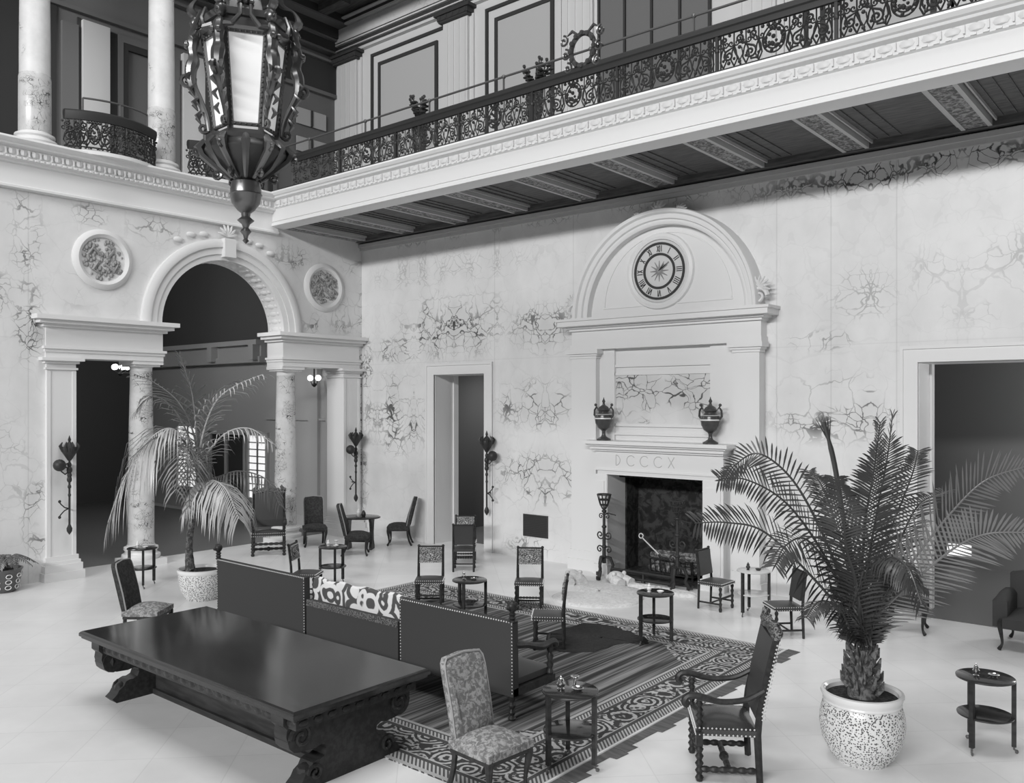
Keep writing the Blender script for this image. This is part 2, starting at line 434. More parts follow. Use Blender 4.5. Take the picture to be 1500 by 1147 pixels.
# dark rooms beyond the two doorways
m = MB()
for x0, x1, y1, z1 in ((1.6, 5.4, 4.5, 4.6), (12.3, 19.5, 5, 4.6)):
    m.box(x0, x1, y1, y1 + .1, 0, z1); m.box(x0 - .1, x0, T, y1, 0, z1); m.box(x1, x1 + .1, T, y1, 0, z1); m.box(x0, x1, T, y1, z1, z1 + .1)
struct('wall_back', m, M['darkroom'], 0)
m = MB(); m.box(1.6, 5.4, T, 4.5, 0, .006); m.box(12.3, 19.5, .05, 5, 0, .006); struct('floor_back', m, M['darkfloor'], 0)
# vestibule behind the arches
m = MB(); m.box(-12, -.6, -.1, 0, 0, 5.2); struct('wall_vestibule', m, M['midwall'], 0)
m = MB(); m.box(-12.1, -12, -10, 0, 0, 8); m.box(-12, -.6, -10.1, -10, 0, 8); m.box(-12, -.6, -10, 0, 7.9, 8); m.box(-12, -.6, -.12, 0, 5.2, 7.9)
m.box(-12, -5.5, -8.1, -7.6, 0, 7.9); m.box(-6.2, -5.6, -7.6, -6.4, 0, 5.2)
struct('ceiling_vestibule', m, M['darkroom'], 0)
m = MB(); m.box(-12, -4.1, -.34, -.1, 4.55, 4.72); m.box(-12, -4.1, -.28, -.1, 4.72, 5.06); m.box(-12, -4.1, -.45, -.1, 5.06, 5.2)
for x in (-4.3, -6.5, -9.6): m.box(x - .12, x + .12, -.5, -.28, 4.62, 5.06)
struct('trim_3', m, M['midwall'], 0)
m = MB(); m.box(-12, -.75, -9.9, -.5, 0, .006); struct('floor_vestibule', m, M['darkfloor'], 0)
# pilasters inside the vestibule, lit by the hall
m = MB()
for x0, x1 in ((-1.25, -.85), (-2.0, -1.6)): m.box(x0, x1, -.2, -.1, 0, 4.1); m.box(x0 - .05, x1 + .05, -.25, -.1, 4.1, 4.4)
m.box(-4.1, -.6, -.16, -.1, 2.9, 2.96); m.box(-4.1, -.6, -.16, -.1, 0, .3)
struct('trim_4', m, M['midwall'], 0)
# slatted windows of the vestibule
for i, (x0, x1, z0, z1) in enumerate(((-8.95, -7.75, .7, 2.62), (-4.9, -4.05, .6, 2.42))):
    m = MB(); m.box(x0, x1, -.13, -.1, z0, z1); w = struct('window_%d' % (i + 1), m, M['window'], 0)
    f = MB()
    for a, b, c, d in ((x0 - .1, x0, z0 - .1, z1 + .1), (x1, x1 + .1, z0 - .1, z1 + .1), (x0, x1, z1, z1 + .1), (x0, x1, z0 - .1, z0)): f.box(a, b, -.18, -.1, c, d)
    f.build('window_frame', M['midwall'], w, 0)
    f = MB(); k = 9
    for j in range(1, k): f.box(x0, x1, -.16, -.13, z0 + (z1 - z0) * j / k - .014, z0 + (z1 - z0) * j / k + .014)
    f.box((x0 + x1) / 2 - .02, (x0 + x1) / 2 + .02, -.17, -.13, z0, z1)
    f.build('slats', M['greydark'], w, 0)
m = MB(); m.box(-6.95, -4.98, -.14, -.1, 0, 2.42); d1 = struct('door_1', m, M['darkpaint'], 0)
f = MB()
for x in (-7.0, -6.1, -5.1): f.box(x - .05, x + .08, -.2, -.12, 0, 2.5)
f.box(-7.05, -4.95, -.2, -.12, 2.42, 2.55); f.build('door_frame', M['midwall'], d1, 0)

# order of the arch wall: pilasters, entablature, archivolt (carved white marble)
m = MB()
for y0, y1 in ((-7.75, -7.21), (-.65, -.11)):
    m.box(-.6, .06, y0, y1, .45, 4.02); m.box(.06, .075, y0, y0 + .07, .45, 4.0); m.box(.06, .075, y1 - .07, y1, .45, 4.0)
    for z0, z1, p in ((0, .16, .17), (.16, .3, .13), (.3, .36, .09), (.36, .45, .05)): m.box(-.6 - p * .3, .06 + p, y0 - p * .6, y1 + p * .6, z0, z1)
    for z0, z1, p in ((4.02, 4.06, .03), (4.06, 4.14, .0), (4.14, 4.19, .05), (4.19, 4.25, .12)): m.box(-.6, .06 + p, y0 - p, y1 + p, z0, z1)
struct('trim_5', m, M['white'], 0)
m = MB()
for y0, y1 in ((-7.72, YC - RI), (YC + RI, -.14)):
    for z0, z1, p in ((4.25, 4.36, .04), (4.36, 4.42, .06), (4.42, 4.47, .09), (4.47, 4.84, .03), (4.84, 4.9, .10), (4.9, 4.97, .20), (4.97, 5.055, .28)):
        m.box(-.6 - p * .2, p, y0 - p, y1 + p if y1 > -1 else y1 + p, z0, z1) if y1 < -1 else m.box(-.6 - p * .2, p, y0 - p, y1 + min(p, .12), z0, z1)
struct('trim_6', m, M['white'], 0)
m = MB()
m.arcsweep([(RI - .01, -.6), (RI - .01, .04), (RI + .12, .05), (RI + .12, .075), (RI + .27, .085), (RI + .27, .12), (RI + .36, .14), (RI + .45, .09), (RI + .45, -.05), (RI + .02, -.6)], (0, YC, ZS), 0, PI, 40, 'yz')
for k in range(26):                                                    # carved soffit of the arch
    t = PI * (k + .5) / 26
    m.at((0, YC + (RI - .012) * math.cos(t), ZS + (RI - .012) * math.sin(t)), rx=t - PI / 2).ball((-.3, 0, 0), .11, 8, 4, (1.4, .6, .22)); m.ball((-.1, 0, 0), .05, 6, 4, (1, 1, .4)); m.ball((-.5, 0, 0), .05, 6, 4, (1, 1, .4)); m.at()
# scrolled keystone with shell crest over the arch
m.box(0, .2, YC - .14, YC + .14, ZS + RI + .05, ZS + RO + .02); m.at()
for k in range(7):
    a = PI * (k + .5) / 7; m.tube([(.06, YC, 7.1), (.1, YC + .14 * math.cos(a), 7.1 + .16 * math.sin(a)), (.08, YC + .24 * math.cos(a), 7.1 + .28 * math.sin(a))], [.015, .035, .015], 5)
for s in (-1, 1):
    for k in range(3):
        m.ball((.04, YC + s * (.55 + .3 * k), 7.08 - .05 * k * k), .1, 8, 4, (.3, 1.2, .6))
struct('trim_7', m, M['stone'], 50)

# left ledge with egg-and-dart, right balcony fascia
def egg_band_x(m, x0, x1, y, z, h, step, s=-1):
    n = int((x1 - x0) / step)
    for k in range(n):
        x = x0 + (k + .5) * step
        m.ball((x, y, z), h * .5, 6, 4, (step / h * .72, .5, 1.)); m.box(x + step * .46, x + step * .54, y + s * .03, y, z - h * .5, z + h * .4)
def egg_band_y(m, y0, y1, x, z, h, step):
    n = int((y1 - y0) / step)
    for k in range(n):
        y = y0 + (k + .5) * step
        m.ball((x, y, z), h * .5, 6, 4, (.5, step / h * .68, 1.)); m.box(x, x + .03, y + step * .44, y + step * .56, z - h * .5, z + h * .4)
m = MB()
m.prism([(-2.73, 7.62), (-2.77, 7.58), (-2.77, 7.52), (-2.70, 7.5), (-2.4, 7.5), (-2.4, 8.26), (-2.93, 8.26), (-2.95, 8.22), (-2.91, 8.17), (-2.87, 8.155), (-2.86, 8.12), (-2.80, 8.10), (-2.77, 8.09), (-2.77, 7.965), (-2.79, 7.955), (-2.79, 7.92), (-2.75, 7.9), (-2.75, 7.62)], 'x', -.05, 22)
egg_band_x(m, .15, 22, -2.775, 8.03, .115, .27)
for k in range(150): m.box(.1 + k * .14, .1 + k * .14 + .07, -2.81, -2.77, 7.925, 7.95)
struct('trim_8', m, M['white'], 30)
m = MB()
prof = [(.08, 7.42), (.11, 7.40), (.11, 7.36), (0, 7.34), (-.5, 7.34), (-.5, 8.24), (.34, 8.24), (.36, 8.2), (.32, 8.15), (.28, 8.13), (.27, 8.1), (.2, 8.08), (.17, 8.07), (.16, 7.93), (.19, 7.92), (.19, 7.87), (.13, 7.85), (.12, 7.82), (.06, 7.80), (.06, 7.5)]
m.loft([[(x, -17, z) for x, z in prof], [(x, -2.6, z) for x, z in prof]])
egg_band_y(m, -16.9, -2.8, .17, 8.0, .13, .2)
for k in range(140): m.box(.17, .215, -16.9 + k * .1, -16.85 + k * .1, 7.875, 7.915)
struct('trim_9', m, M['white'], 30)
# swelling ledges under the bowed railings between the upper columns
def bow(y0, y1, amt):
    return lambda u: (.02 + amt * (1 - (2 * u - 1) ** 2), y0 + (y1 - y0) * u)
bowA = bow(-7.42, -5.58, .36); bowB = bow(-4.85, -2.95, .3)
m = MB()
for bw in (bowA, bowB):
    ring = [(-.2, bw(0)[1]), *[(bw(k / 16)[0] + .12, bw(k / 16)[1]) for k in range(17)], (-.2, bw(1)[1])]
    m.prism(list(reversed(ring)), 'z', 8.2, 8.27)
struct('trim_10', m, M['white'], 30)
# gallery floors, soffit, beams
m = MB(); m.box(-2.6, 22, -2.4, 1.2, 8.0, 8.25); m.box(-2.6, -.1, -17, -2.4, 8.0, 8.25); struct('floor_gallery', m, M['darkroom'], 0)
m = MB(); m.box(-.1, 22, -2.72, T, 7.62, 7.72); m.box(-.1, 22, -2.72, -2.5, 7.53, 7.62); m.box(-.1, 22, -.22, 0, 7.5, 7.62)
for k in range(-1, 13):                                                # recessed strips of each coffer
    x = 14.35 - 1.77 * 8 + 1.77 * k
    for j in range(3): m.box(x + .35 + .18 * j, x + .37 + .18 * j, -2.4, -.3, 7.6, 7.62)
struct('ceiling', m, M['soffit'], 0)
m = MB(); e = MB()
for k in range(13):
    x = 14.35 - 1.77 * 8 + 1.77 * k
    if x > 21.5: break
    m.box(x - .15, x + .15, -2.5, -.22, 7.52, 7.63)
    for s in (-1, 1): e.box(x + s * .18 - .03, x + s * .18 + .03, -2.5, -.22, 7.505, 7.63)
    for s in (-1, 1): e.box(x + s * .26 - .012, x + s * .26 + .012, -2.5, -.22, 7.57, 7.63)
e.box(0, 22, -2.515, -2.49, 7.51, 7.55)
struct('trim_11', m, M['soffit_carved'], 0); struct('trim_12', e, M['soffit_edge'], 0)
m = MB(); m.box(0, 22, -.12, 0, 7.38, 7.46); m.box(0, 22, -.07, 0, 7.3, 7.38); struct('trim_13', m, M['midwall'], 0)
# upper gallery walls
m = MB(); m.box(-2.6, 22, 1.1, 1.3, 8.25, 14.3); struct('wall_gallery_right', m, M['gallery'], 0)
m = MB(); m.box(-2.7, -2.5, -17, 1.1, 8.25, 14.3); struct('wall_gallery_left', m, M['greydark'], 0)
m = MB(); m.box(-2.6, 22, -2.7, 1.2, 14.2, 14.4); m.box(-2.6, .1, -17, -2.7, 14.2, 14.4); m.box(-.7, .1, -17, -2.7, 13.5, 14.3); m.box(-.7, 22, -2.95, -2.35, 13.9, 14.3)
for k in range(9): m.box(-2.5, -.7, -12 + k * 1.7, -11.7 + k * 1.7, 14.0, 14.2)
struct('ceiling_gallery', m, M['soffit'], 0)
# right gallery: pilasters, dark window frames, entablature
pl = MB(); cap = MB(); fr = MB(); pn = MB(); dk = MB()
for i, x in enumerate((-1.8, 2.42, 6.15, 10.3, 14.2, 18.1)):
    pl.box(x - .42, x + .42, .96, 1.1, 8.25, 12.95); pl.box(x - .5, x + .55, 1.04, 1.1, 8.25, 13.0)
    for j in range(4): pl.box(x - .36 + j * .2, x - .24 + j * .2, .94, .97, 8.3, 12.9)
    for z0, z1, p in ((12.95, 13.0, .03), (13.0, 13.12, .06), (13.12, 13.2, .14)): cap.box(x - .46 - p, x + .46 + p, .88 - p * .6, 1.1, z0, z1)
    for j in range(5): cap.ball((x - .44 + j * .22, .88, 13.07), .075, 6, 4)
    if i < 5 and i != 2:
        x0, x1 = (x + .93, (-1.8, 2.42, 6.15, 10.3, 14.2, 18.1)[i + 1] - .42)
        z1 = 12.97
        for a, w in ((0., .07), (.3, .09)):
            fr.box(x0 + a, x0 + a + w, 1.04, 1.1, 8.25, z1 - a); fr.box(x1 - a - w, x1 - a, 1.04, 1.1, 8.25, z1 - a); fr.box(x0 + a + w, x1 - a - w, 1.04, 1.1, z1 - a - w, z1 - a)
        pn.box(x0 + .38, x1 - .38, 1.07, 1.1, 8.25, z1 - .38)
x0, x1 = 6.62, 9.35
dk.box(x0, x1, 1.05, 1.1, 8.25, 13.0)
for k in range(5): fr.box(x0 + .05 + k * .66, x0 + .1 + k * .66, 1.0, 1.06, 8.25, 13.0)
for z0, z1, p in ((13.2, 13.27, .12), (13.34, 13.37, .18), (13.48, 13.52, .22), (13.95, 14.0, .3), (14.08, 14.12, .4)): pl.box(-2.5, 22, 1.1 - p, 1.1, z0, z1)
for z0, z1, p in ((13.27, 13.34, .12), (13.37, 13.48, .14), (14.0, 14.08, .3), (14.12, 14.2, .35)): fr.box(-2.5, 22, 1.1 - p, 1.1, z0, z1)
struct('trim_14', pl, M['gallery'], 0); struct('trim_15', cap, M['darkpaint'], 40); struct('trim_16', fr, M['darkpaint'], 0)
struct('trim_17', pn, M['gallery_panel'], 0); struct('trim_18', dk, M['greydark'], 0)
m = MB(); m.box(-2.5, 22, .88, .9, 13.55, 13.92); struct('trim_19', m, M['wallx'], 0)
# left gallery: pale pilasters, framed panels, dark cornice
pl = MB(); fr = MB(); gp = MB()
for y0, y1 in ((-6.02, -5.42), (-3.62, -3.05), (-8.6, -8.0)):
    pl.box(-2.5, -2.36, y0, y1, 8.25, 11.95)
for y0, y1 in ((-6.45, -6.1), (-3.98, -3.7)): gp.box(-2.5, -2.4, y0, y1, 8.25, 11.8)
for y0, y1 in ((-5.2, -4.1), (-2.8, -.9)):
    gp.box(-2.5, -2.42, y0, y0 + .12, 8.25, 11.9); gp.box(-2.5, -2.42, y1 - .12, y1, 8.25, 11.9); gp.box(-2.5, -2.42, y0 + .12, y1 - .12, 11.75, 11.9)
    fr.box(-2.5, -2.43, y0 + .12, y0 + .24, 8.25, 11.75); fr.box(-2.5, -2.43, y1 - .24, y1 - .12, 8.25, 11.75); fr.box(-2.5, -2.43, y0 + .24, y1 - .24, 11.6, 11.75)
fr.box(-2.5, -2.45, -17, -6.55, 8.25, 14.2); fr.box(-2.5, -2.46, -6.1, -6.02, 8.25, 12); fr.box(-2.5, -2.46, -5.42, -5.2, 8.25, 11.9)  # first sheet: dark colour painted for the shade of a corridor opening
for z0, z1, p in ((12.1, 12.2, .12), (13.05, 13.12, .18), (13.3, 13.36, .26), (13.6, 13.66, .4), (13.94, 13.99, .8)): gp.box(-2.5, -2.5 + p, -17, 1.1, z0, z1)
fr.box(-2.5, -2.2, -17, 1.1, 13.36, 13.6); fr.box(-2.5, -2.05, -17, 1.1, 13.66, 13.94); fr.box(-2.5, -1.7, -17, 1.1, 13.99, 14.2); fr.box(-2.5, -2.42, -2.8, 1.1, 12.2, 13.05)
struct('trim_20', pl, M['gallery'], 0); struct('trim_21', fr, M['darkpaint'], 0); struct('trim_22', gp, M['greydark'], 0)
# low daylit windows at the far end of the left gallery, glowing panel in the room on the right
for i, (vals) in enumerate(((-2.47, -2.44, -.25, .75, 10.35, 10.75), (-2.47, -2.44, -.25, .75, 11.1, 11.55))):
    m = MB(); m.box(*vals); w = struct('window_%d' % (i + 3), m, M['gallery_panel'], 0)
    f = MB(); a, b, c, d, e_, g_ = vals; f.box(a, b + .03, (c + d) / 2 - .03, (c + d) / 2 + .03, e_, g_); f.build('window_frame', M['darkpaint'], w, 0)
m = MB(); m.box(12.75, 13.2, 4.94, 4.99, .2, .46); struct('window_5', m, M['window'], 0)  # small glowing panel added for a bright patch low in the dark room
# ================================================================== ARCHITECTURE THAT STANDS FREE
def column(name, label, x, y, z, H, r0, r1, mat, base, square, cap=None, group=None):
    t = thing(name, label, 'column', (x, y, z), 0, group)
    b = MB(); q = r0
    b.box(-q * 1.45, q * 1.45, -q * 1.45, q * 1.45, 0, base * .3)
    b.lathe([(q * 1.4, base * .3), (q * 1.48, base * .4), (q * 1.45, base * .52), (q * 1.25, base * .58), (q * 1.2, base * .68), (q * 1.32, base * .76), (q * 1.3, base * .88), (q * 1.08, base * .93), (q * 1.05, base)], 28)
    b.build('base', M['white'], t)
    s = MB(); s.lathe([(r0 * 1.03, base), (r0, base + .08), (r0, base + (H - base) * .35), (r0 + (r1 - r0) * .5, base + (H - base) * .7), (r1, H - .05), (r1 * 1.06, H)], 28)
    s.build('shaft', mat, t)
    if name == 'gallery_column':
        d = MB(); d.lathe([(r0 * 1.03, base), (r0 * 1.06, base + .03), (r0 * 1.05, base + 1.05), (r0 * 1.02, base + 1.1), (r0, base + 1.12)], 28); d.build('lower_drum', M['shaft'], t)
    if cap:
        c = MB(); c.lathe([(r1, H), (r1 * 1.02, H + .08), (r1 * 1.35, H + .14)], 28)
        for z0, z1, p in ((H + .1, H + .14, 1.28), (H + .14, H + cap, 1.5)): c.box(-r1 * p, r1 * p, -r1 * p, r1 * p, z0, z1)
        c.build('capital', M['white'], t)
    return t
column('marble_column', 'mottled marble column left of the central arch, behind the drooping palm', -.3, -5.73, 0, 4.04, .26, .215, M['shaft'], .42, True, .21)
column('marble_column', 'mottled marble column right of the central arch, near the dark high-backed chairs', -.3, -2.13, 0, 4.04, .26, .215, M['shaft'], .42, True, .21)
column('gallery_column', 'pale marble column on the left ledge, nearest the left picture edge', -.38, -7.79, 8.24, 5.3, .27, .24, M['shaft_white'], .32, True)
column('gallery_column', 'pale marble column on the left ledge, beside the hanging lantern', -.38, -5.24, 8.24, 5.3, .27, .24, M['shaft_white'], .32, True)

def roundel(y, label):
    t = thing('roundel', label, 'roundel', (0, y, 6.24), 0, 'carved roundels beside the arch')
    b = MB(); b.arcsweep([(.44, 0), (.44, .05), (.5, .09), (.56, .07), (.6, .03), (.6, 0)], (0, 0, 0), 0, 2 * PI, 40, 'yz'); b.build('rim', M['stone'], t)
    c = MB(); c.at(ry=PI / 2).lathe([(.455, .0), (.45, .02)], 32); c.at(); c.build('disc', M['stone'], t)
    d = MB(); rr = random.Random(int(-y * 10))
    for k in range(120):
        a = rr.random() * 2 * PI; r = .4 * math.sqrt(rr.random()); d.ball((.02, r * math.cos(a), r * math.sin(a)), .02 + .03 * rr.random(), 6, 4, (1., 1, 1))
    for k in range(4): d.tube([(.03, .08 * math.cos(k * PI / 2 + t_), .08 * math.sin(k * PI / 2 + t_)) if q == 0 else (.05, .3 * math.cos(k * PI / 2 + t_ + .5 * q), .3 * math.sin(k * PI / 2 + t_ + .5 * q)) for q, t_ in ((0, .3), (1, .3), (2, .3))], [.03, .035, .02], 5)
    d.build('relief', M['relief'], t)
roundel(-6.67, 'round carved plaque with moulded rim left of the central arch')
roundel(-1.22, 'round carved plaque with moulded rim right of the central arch')

# ---- chimneypiece
CX = 8.95
t = thing('chimneypiece', 'white marble chimneypiece with arched lunette and clock over the black hearth', 'fireplace', (CX, 0, 0))
b = MB()
b.box(-2.05, -1.08, -.16, .0, 0, 5.0); b.box(1.0, 1.99, -.16, .0, 0, 5.0); b.box(-1.08, 1.0, -.10, .0, 1.97, 5.0)
b.build('breast', M['white'], t, 0)
for s, (x0, x1) in ((0, (-2.03, -1.43)), (1, (1.53, 2.01))):
    p = MB(); p.box(x0, x1, -.3, -.1, .4, 4.28)
    for z0, z1, q in ((0, .22, .06), (.22, .4, .03), (4.28, 4.33, .02), (4.33, 4.37, .05), (4.37, 4.46, .09)): p.box(x0 - q, x1 + q, -.3 - q, -.1, z0, z1)
    p.build('pilaster', M['white'], t, 0)
p = MB()
p.box(-2.08, 2.04, -.28, 0, 4.46, 4.56); p.box(-2.06, 2.02, -.25, 0, 4.56, 4.84)
for z0, z1, q in ((4.84, 4.89, .06), (4.89, 4.93, .12), (4.93, 5.03, .24), (5.03, 5.08, .27)): p.box(-2.02 - q, 2.0 + q, -.25 - q, 0, z0, z1)
p.build('entablature', M['white'], t, 0)
a = MB(); R0 = 1.94
a.arcsweep([(R0 - .24, 0), (R0 - .24, -.22), (R0 - .2, -.25), (R0 - .16, -.25), (R0 - .14, -.29), (R0 - .06, -.31), (R0 - .03, -.36), (R0 + .03, -.37), (R0 + .05, -.33), (R0 + .05, 0)], (0, 0, 5.08), 0, PI, 48)
a.build('arch_moulding', M['white'], t)
l = MB(); l.prism([((R0 - .22) * math.cos(PI * k / 40), 5.08 + (R0 - .22) * math.sin(PI * k / 40)) for k in range(41)], 'y', -.06, 0)
l.arcsweep([(1.36, -.055), (1.365, -.075), (1.39, -.075), (1.395, -.055)], (0, 0, 5.28), .02, PI - .02, 40); l.box(-1.4, 1.4, -.075, -.055, 5.27, 5.295)
l.build('lunette', M['white'], t)
def palmette(o, x, y, z, s, rot=0):
    for k in range(7):
        q = rot + PI * (k + .5) / 7
        o.tube([(x, y, z), (x + .5 * s * math.cos(q), y - .03, z + .5 * s * math.sin(q)), (x + s * math.cos(q), y + .0, z + s * math.sin(q))], [.01, .03, .012], 5)
for q in ((0, -.3, 7.02, .2, 0), (-.45, -.28, 6.97, .15, .4), (.45, -.28, 6.97, .15, -.4)): o = MB(); palmette(o, *q); o.build('crest_ornament', M['stone'], t)
for s in (-1, 1):
    o = MB(); o.tube([(s * 1.98 + s * .16 * math.cos(q * .5) * (1 - q / 22), -.26, 5.26 + .16 * math.sin(q * .5) * (1 - q / 22)) for q in range(18)], [.045 - .0015 * q for q in range(18)], 6)
    palmette(o, s * 2.0, -.27, 5.42, .2, -s * .5); o.build('scroll_ornament', M['stone'], t)
f = MB()
for d_, (x0, x1, z0, z1) in ((.05, (-1.3, 1.28, 2.75, 4.14)), (.05, (-1.12, 1.08, 2.92, 3.98))):
    for q in ((x0, x0 + d_, z0, z1), (x1 - d_, x1, z0, z1), (x0, x1, z1 - d_, z1), (x0, x1, z0, z0 + d_)): f.box(q[0], q[1], -.14, -.09, q[2], q[3])
f.build('panel_frame', M['white'], t, 0)
f = MB(); f.box(-1.07, 1.03, -.115, -.09, 2.97, 3.93); f.build('marble_panel', M['panel'], t, 0)
f = MB()
f.box(-1.52, 1.58, -.68, -.08, 2.58, 2.645); f.box(-1.46, 1.52, -.62, -.08, 2.545, 2.58); f.box(-1.40, 1.46, -.56, -.08, 2.48, 2.545); f.box(-1.36, 1.42, -.50, -.08, 2.44, 2.48)
f.build('mantel_shelf', M['white'], t, 0)
f = MB(); f.box(-1.34, 1.40, -.44, -.08, 2.1, 2.44); f.box(-1.34, 1.4, -.46, -.08, 2.06, 2.1); f.box(-1.30, 1.36, -.43, -.08, 1.98, 2.06); fz = f.build('frieze', M['white'], t, 0)
# the cut inscription on the frieze
def glyph(ch, h):
    w = h * .62
    if ch == 'I': return [[(0, 0), (0, h)]], .28 * h
    if ch == 'V': return [[(0, h), (w * .5, 0)], [(w * .5, 0), (w, h)]], w
    if ch == 'X': return [[(0, 0), (w, h)], [(0, h), (w, 0)]], w
    if ch == 'D': return [[(0, 0), (0, h)], [(w * .75 * math.sin(PI * k / 12), h / 2 + h / 2 * math.cos(PI * k / 12)) for k in range(13)]], w * .9
    if ch == 'C': return [[(h * .45 - h * .48 * math.cos(.7 + (2 * PI - 1.4) * k / 14 - PI), h / 2 - h / 2 * math.sin(.7 + (2 * PI - 1.4) * k / 14 - PI)) for k in range(15)]], h * .8
def write(m, txt, x, y, z, h, r, gap):
    for ch in txt:
        st, w = glyph(ch, h); m = MB()
        for q in st: m.tube([(x + p[0], y, z + p[1]) for p in q], r, 4)
        m.build('letter', M['stone_cut'], fz, 0)
        x += w + gap
write(None, 'DCCCX', -.86, -.441, 2.17, .2, .007, .14)
for s, (x0, x1) in ((0, (-1.34, -1.08)), (1, (1.0, 1.40))):
    p = MB(); p.box(x0, x1, -.44, -.05, 0, 1.98); p.box(*((x1 - .01, x1 + .012) if s == 0 else (x0 - .012, x0 + .01)), -.43, .22, .03, 1.97); p.box(x0 - .04, x1 + .04, -.48, -.05, 0, .2); p.box(x0 + .05, x1 - .05, -.46, -.43, .3, 1.85)
    if s: p.tube([(1.0, -.36, 1.97), (1.06, -.36, 1.85), (1.0, -.36, 1.75)], .06, 6)
    p.build('jamb', M['white'], t, 0)
h = MB(); h.box(-1.08, 1.0, -.44, .72, .0, .03); h.build('hearth', M['brick'], t, 0)
h = MB(); h.box(-1.08, 1.0, .66, .74, .03, 1.97); h.box(-1.078, -1.03, .22, .66, .03, 1.97); h.box(.95, 1.0, .22, .66, .03, 1.97); h.box(-1.08, 1.0, .0, .66, 1.9, 1.97); h.build('firebox_lining', M['brick'], t, 0)
# ---- clock
t = thing('wall_clock', 'round dial clock with roman numerals in the arched lunette above the mantel', 'clock', (CX - .1, -.062, 5.92))
b = MB(); b.arcsweep([(.6, 0), (.61, -.05), (.66, -.07), (.72, -.05), (.74, 0)], (0, 0, 0), 0, 2 * PI, 48); b.build('outer_moulding', M['white'], t)
b = MB(); b.at(rx=PI / 2).lathe([(.6, .0), (.6, .03)], 40); b.at(); b.build('dial', M['dial'], t)
for n_, r in (('outer_ring', .53), ('inner_ring', .325)):
    b = MB(); b.arcsweep([(r - .022, -.028), (r - .022, -.05), (r + .022, -.05), (r + .022, -.028)], (0, 0, 0), 0, 2 * PI, 48); b.build(n_, M['dark_ring'], t, 30)
for k, s in enumerate(('XII', 'I', 'II', 'III', 'IIII', 'V', 'VI', 'VII', 'VIII', 'IX', 'X', 'XI')):
    b = MB(); an = -k * PI / 6; h_ = .12; ws = sum(glyph(c, h_)[1] * .62 for c in s) + .016 * (len(s) - 1); x = -ws / 2 + .008
    ca, sa = math.cos(an), math.sin(an)
    for c in s:
        st, w = glyph(c, h_)
        for q in st:
            P = [(x + p[0] * .62, .37 + p[1]) for p in q]
            b.tube([(p[0] * ca - p[1] * sa, -.034, p[0] * sa + p[1] * ca) for p in P], .0085, 4)
        x += w * .62 + .016
    b.build('numeral', M['dark_ring'], t, 0)
b = MB(); b.ball((0, -.04, 0), .06, 10, 6, (1, .5, 1))
for k in range(12):
    q = k * PI / 6; b.tube([(.05 * math.cos(q), -.035, .05 * math.sin(q)), (.2 * math.cos(q), -.032, .2 * math.sin(q))], [.02, .006], 4)
b.build('centre_rosette', M['relief'], t)
for n_, an, ln in (('hour_hand', -.75, .17), ('minute_hand', -.95, .27)):
    b = MB(); b.tube([(0, -.06, 0), (-math.sin(an) * ln, -.06, math.cos(an) * ln)], [.014, .005], 4); b.build(n_, M['dark_ring'], t)

# ---- urns on the mantel shelf
def urn(x, label):
    t = thing('urn', label, 'urn', (x, -.42, 2.645), 0, 'dark urns on the mantel')
    b = MB(); b.lathe([(.14, 0), (.14, .03), (.1, .05), (.05, .08), (.035, .12), (.035, .18), (.06, .21)], 20); b.build('foot', M['urn'], t)
    b = MB(); b.lathe([(.05, .2), (.12, .25), (.165, .34), (.18, .44), (.165, .5), (.12, .53), (.1, .57), (.13, .6), (.125, .615)], 22); b.build('body', M['urn'], t)
    b = MB(); b.lathe([(.182, .42), (.186, .43), (.182, .445)], 22); b.lathe([(.15, .5), (.165, .51), (.15, .52)], 22); b.build('gilt_band', M['nail'], t)
    b = MB(); b.lathe([(.12, .615), (.09, .66), (.03, .7), (.02, .74), (.035, .77), (.01, .82), (.005, .85)], 16); b.build('lid', M['urn'], t)
    for s in (-1, 1):
        h = MB(); h.tube([(s * .16, 0, .42), (s * .22, 0, .5), (s * .215, 0, .6), (s * .17, 0, .66), (s * .14, 0, .62)], [.02, .024, .02, .022, .012], 6); h.ball((s * .19, 0, .7), .03, 8, 5); h.build('handle', M['urn'], t)
urn(7.79, 'dark lidded urn on the left of the mantel shelf')
urn(10.09, 'dark lidded urn on the right of the mantel shelf')

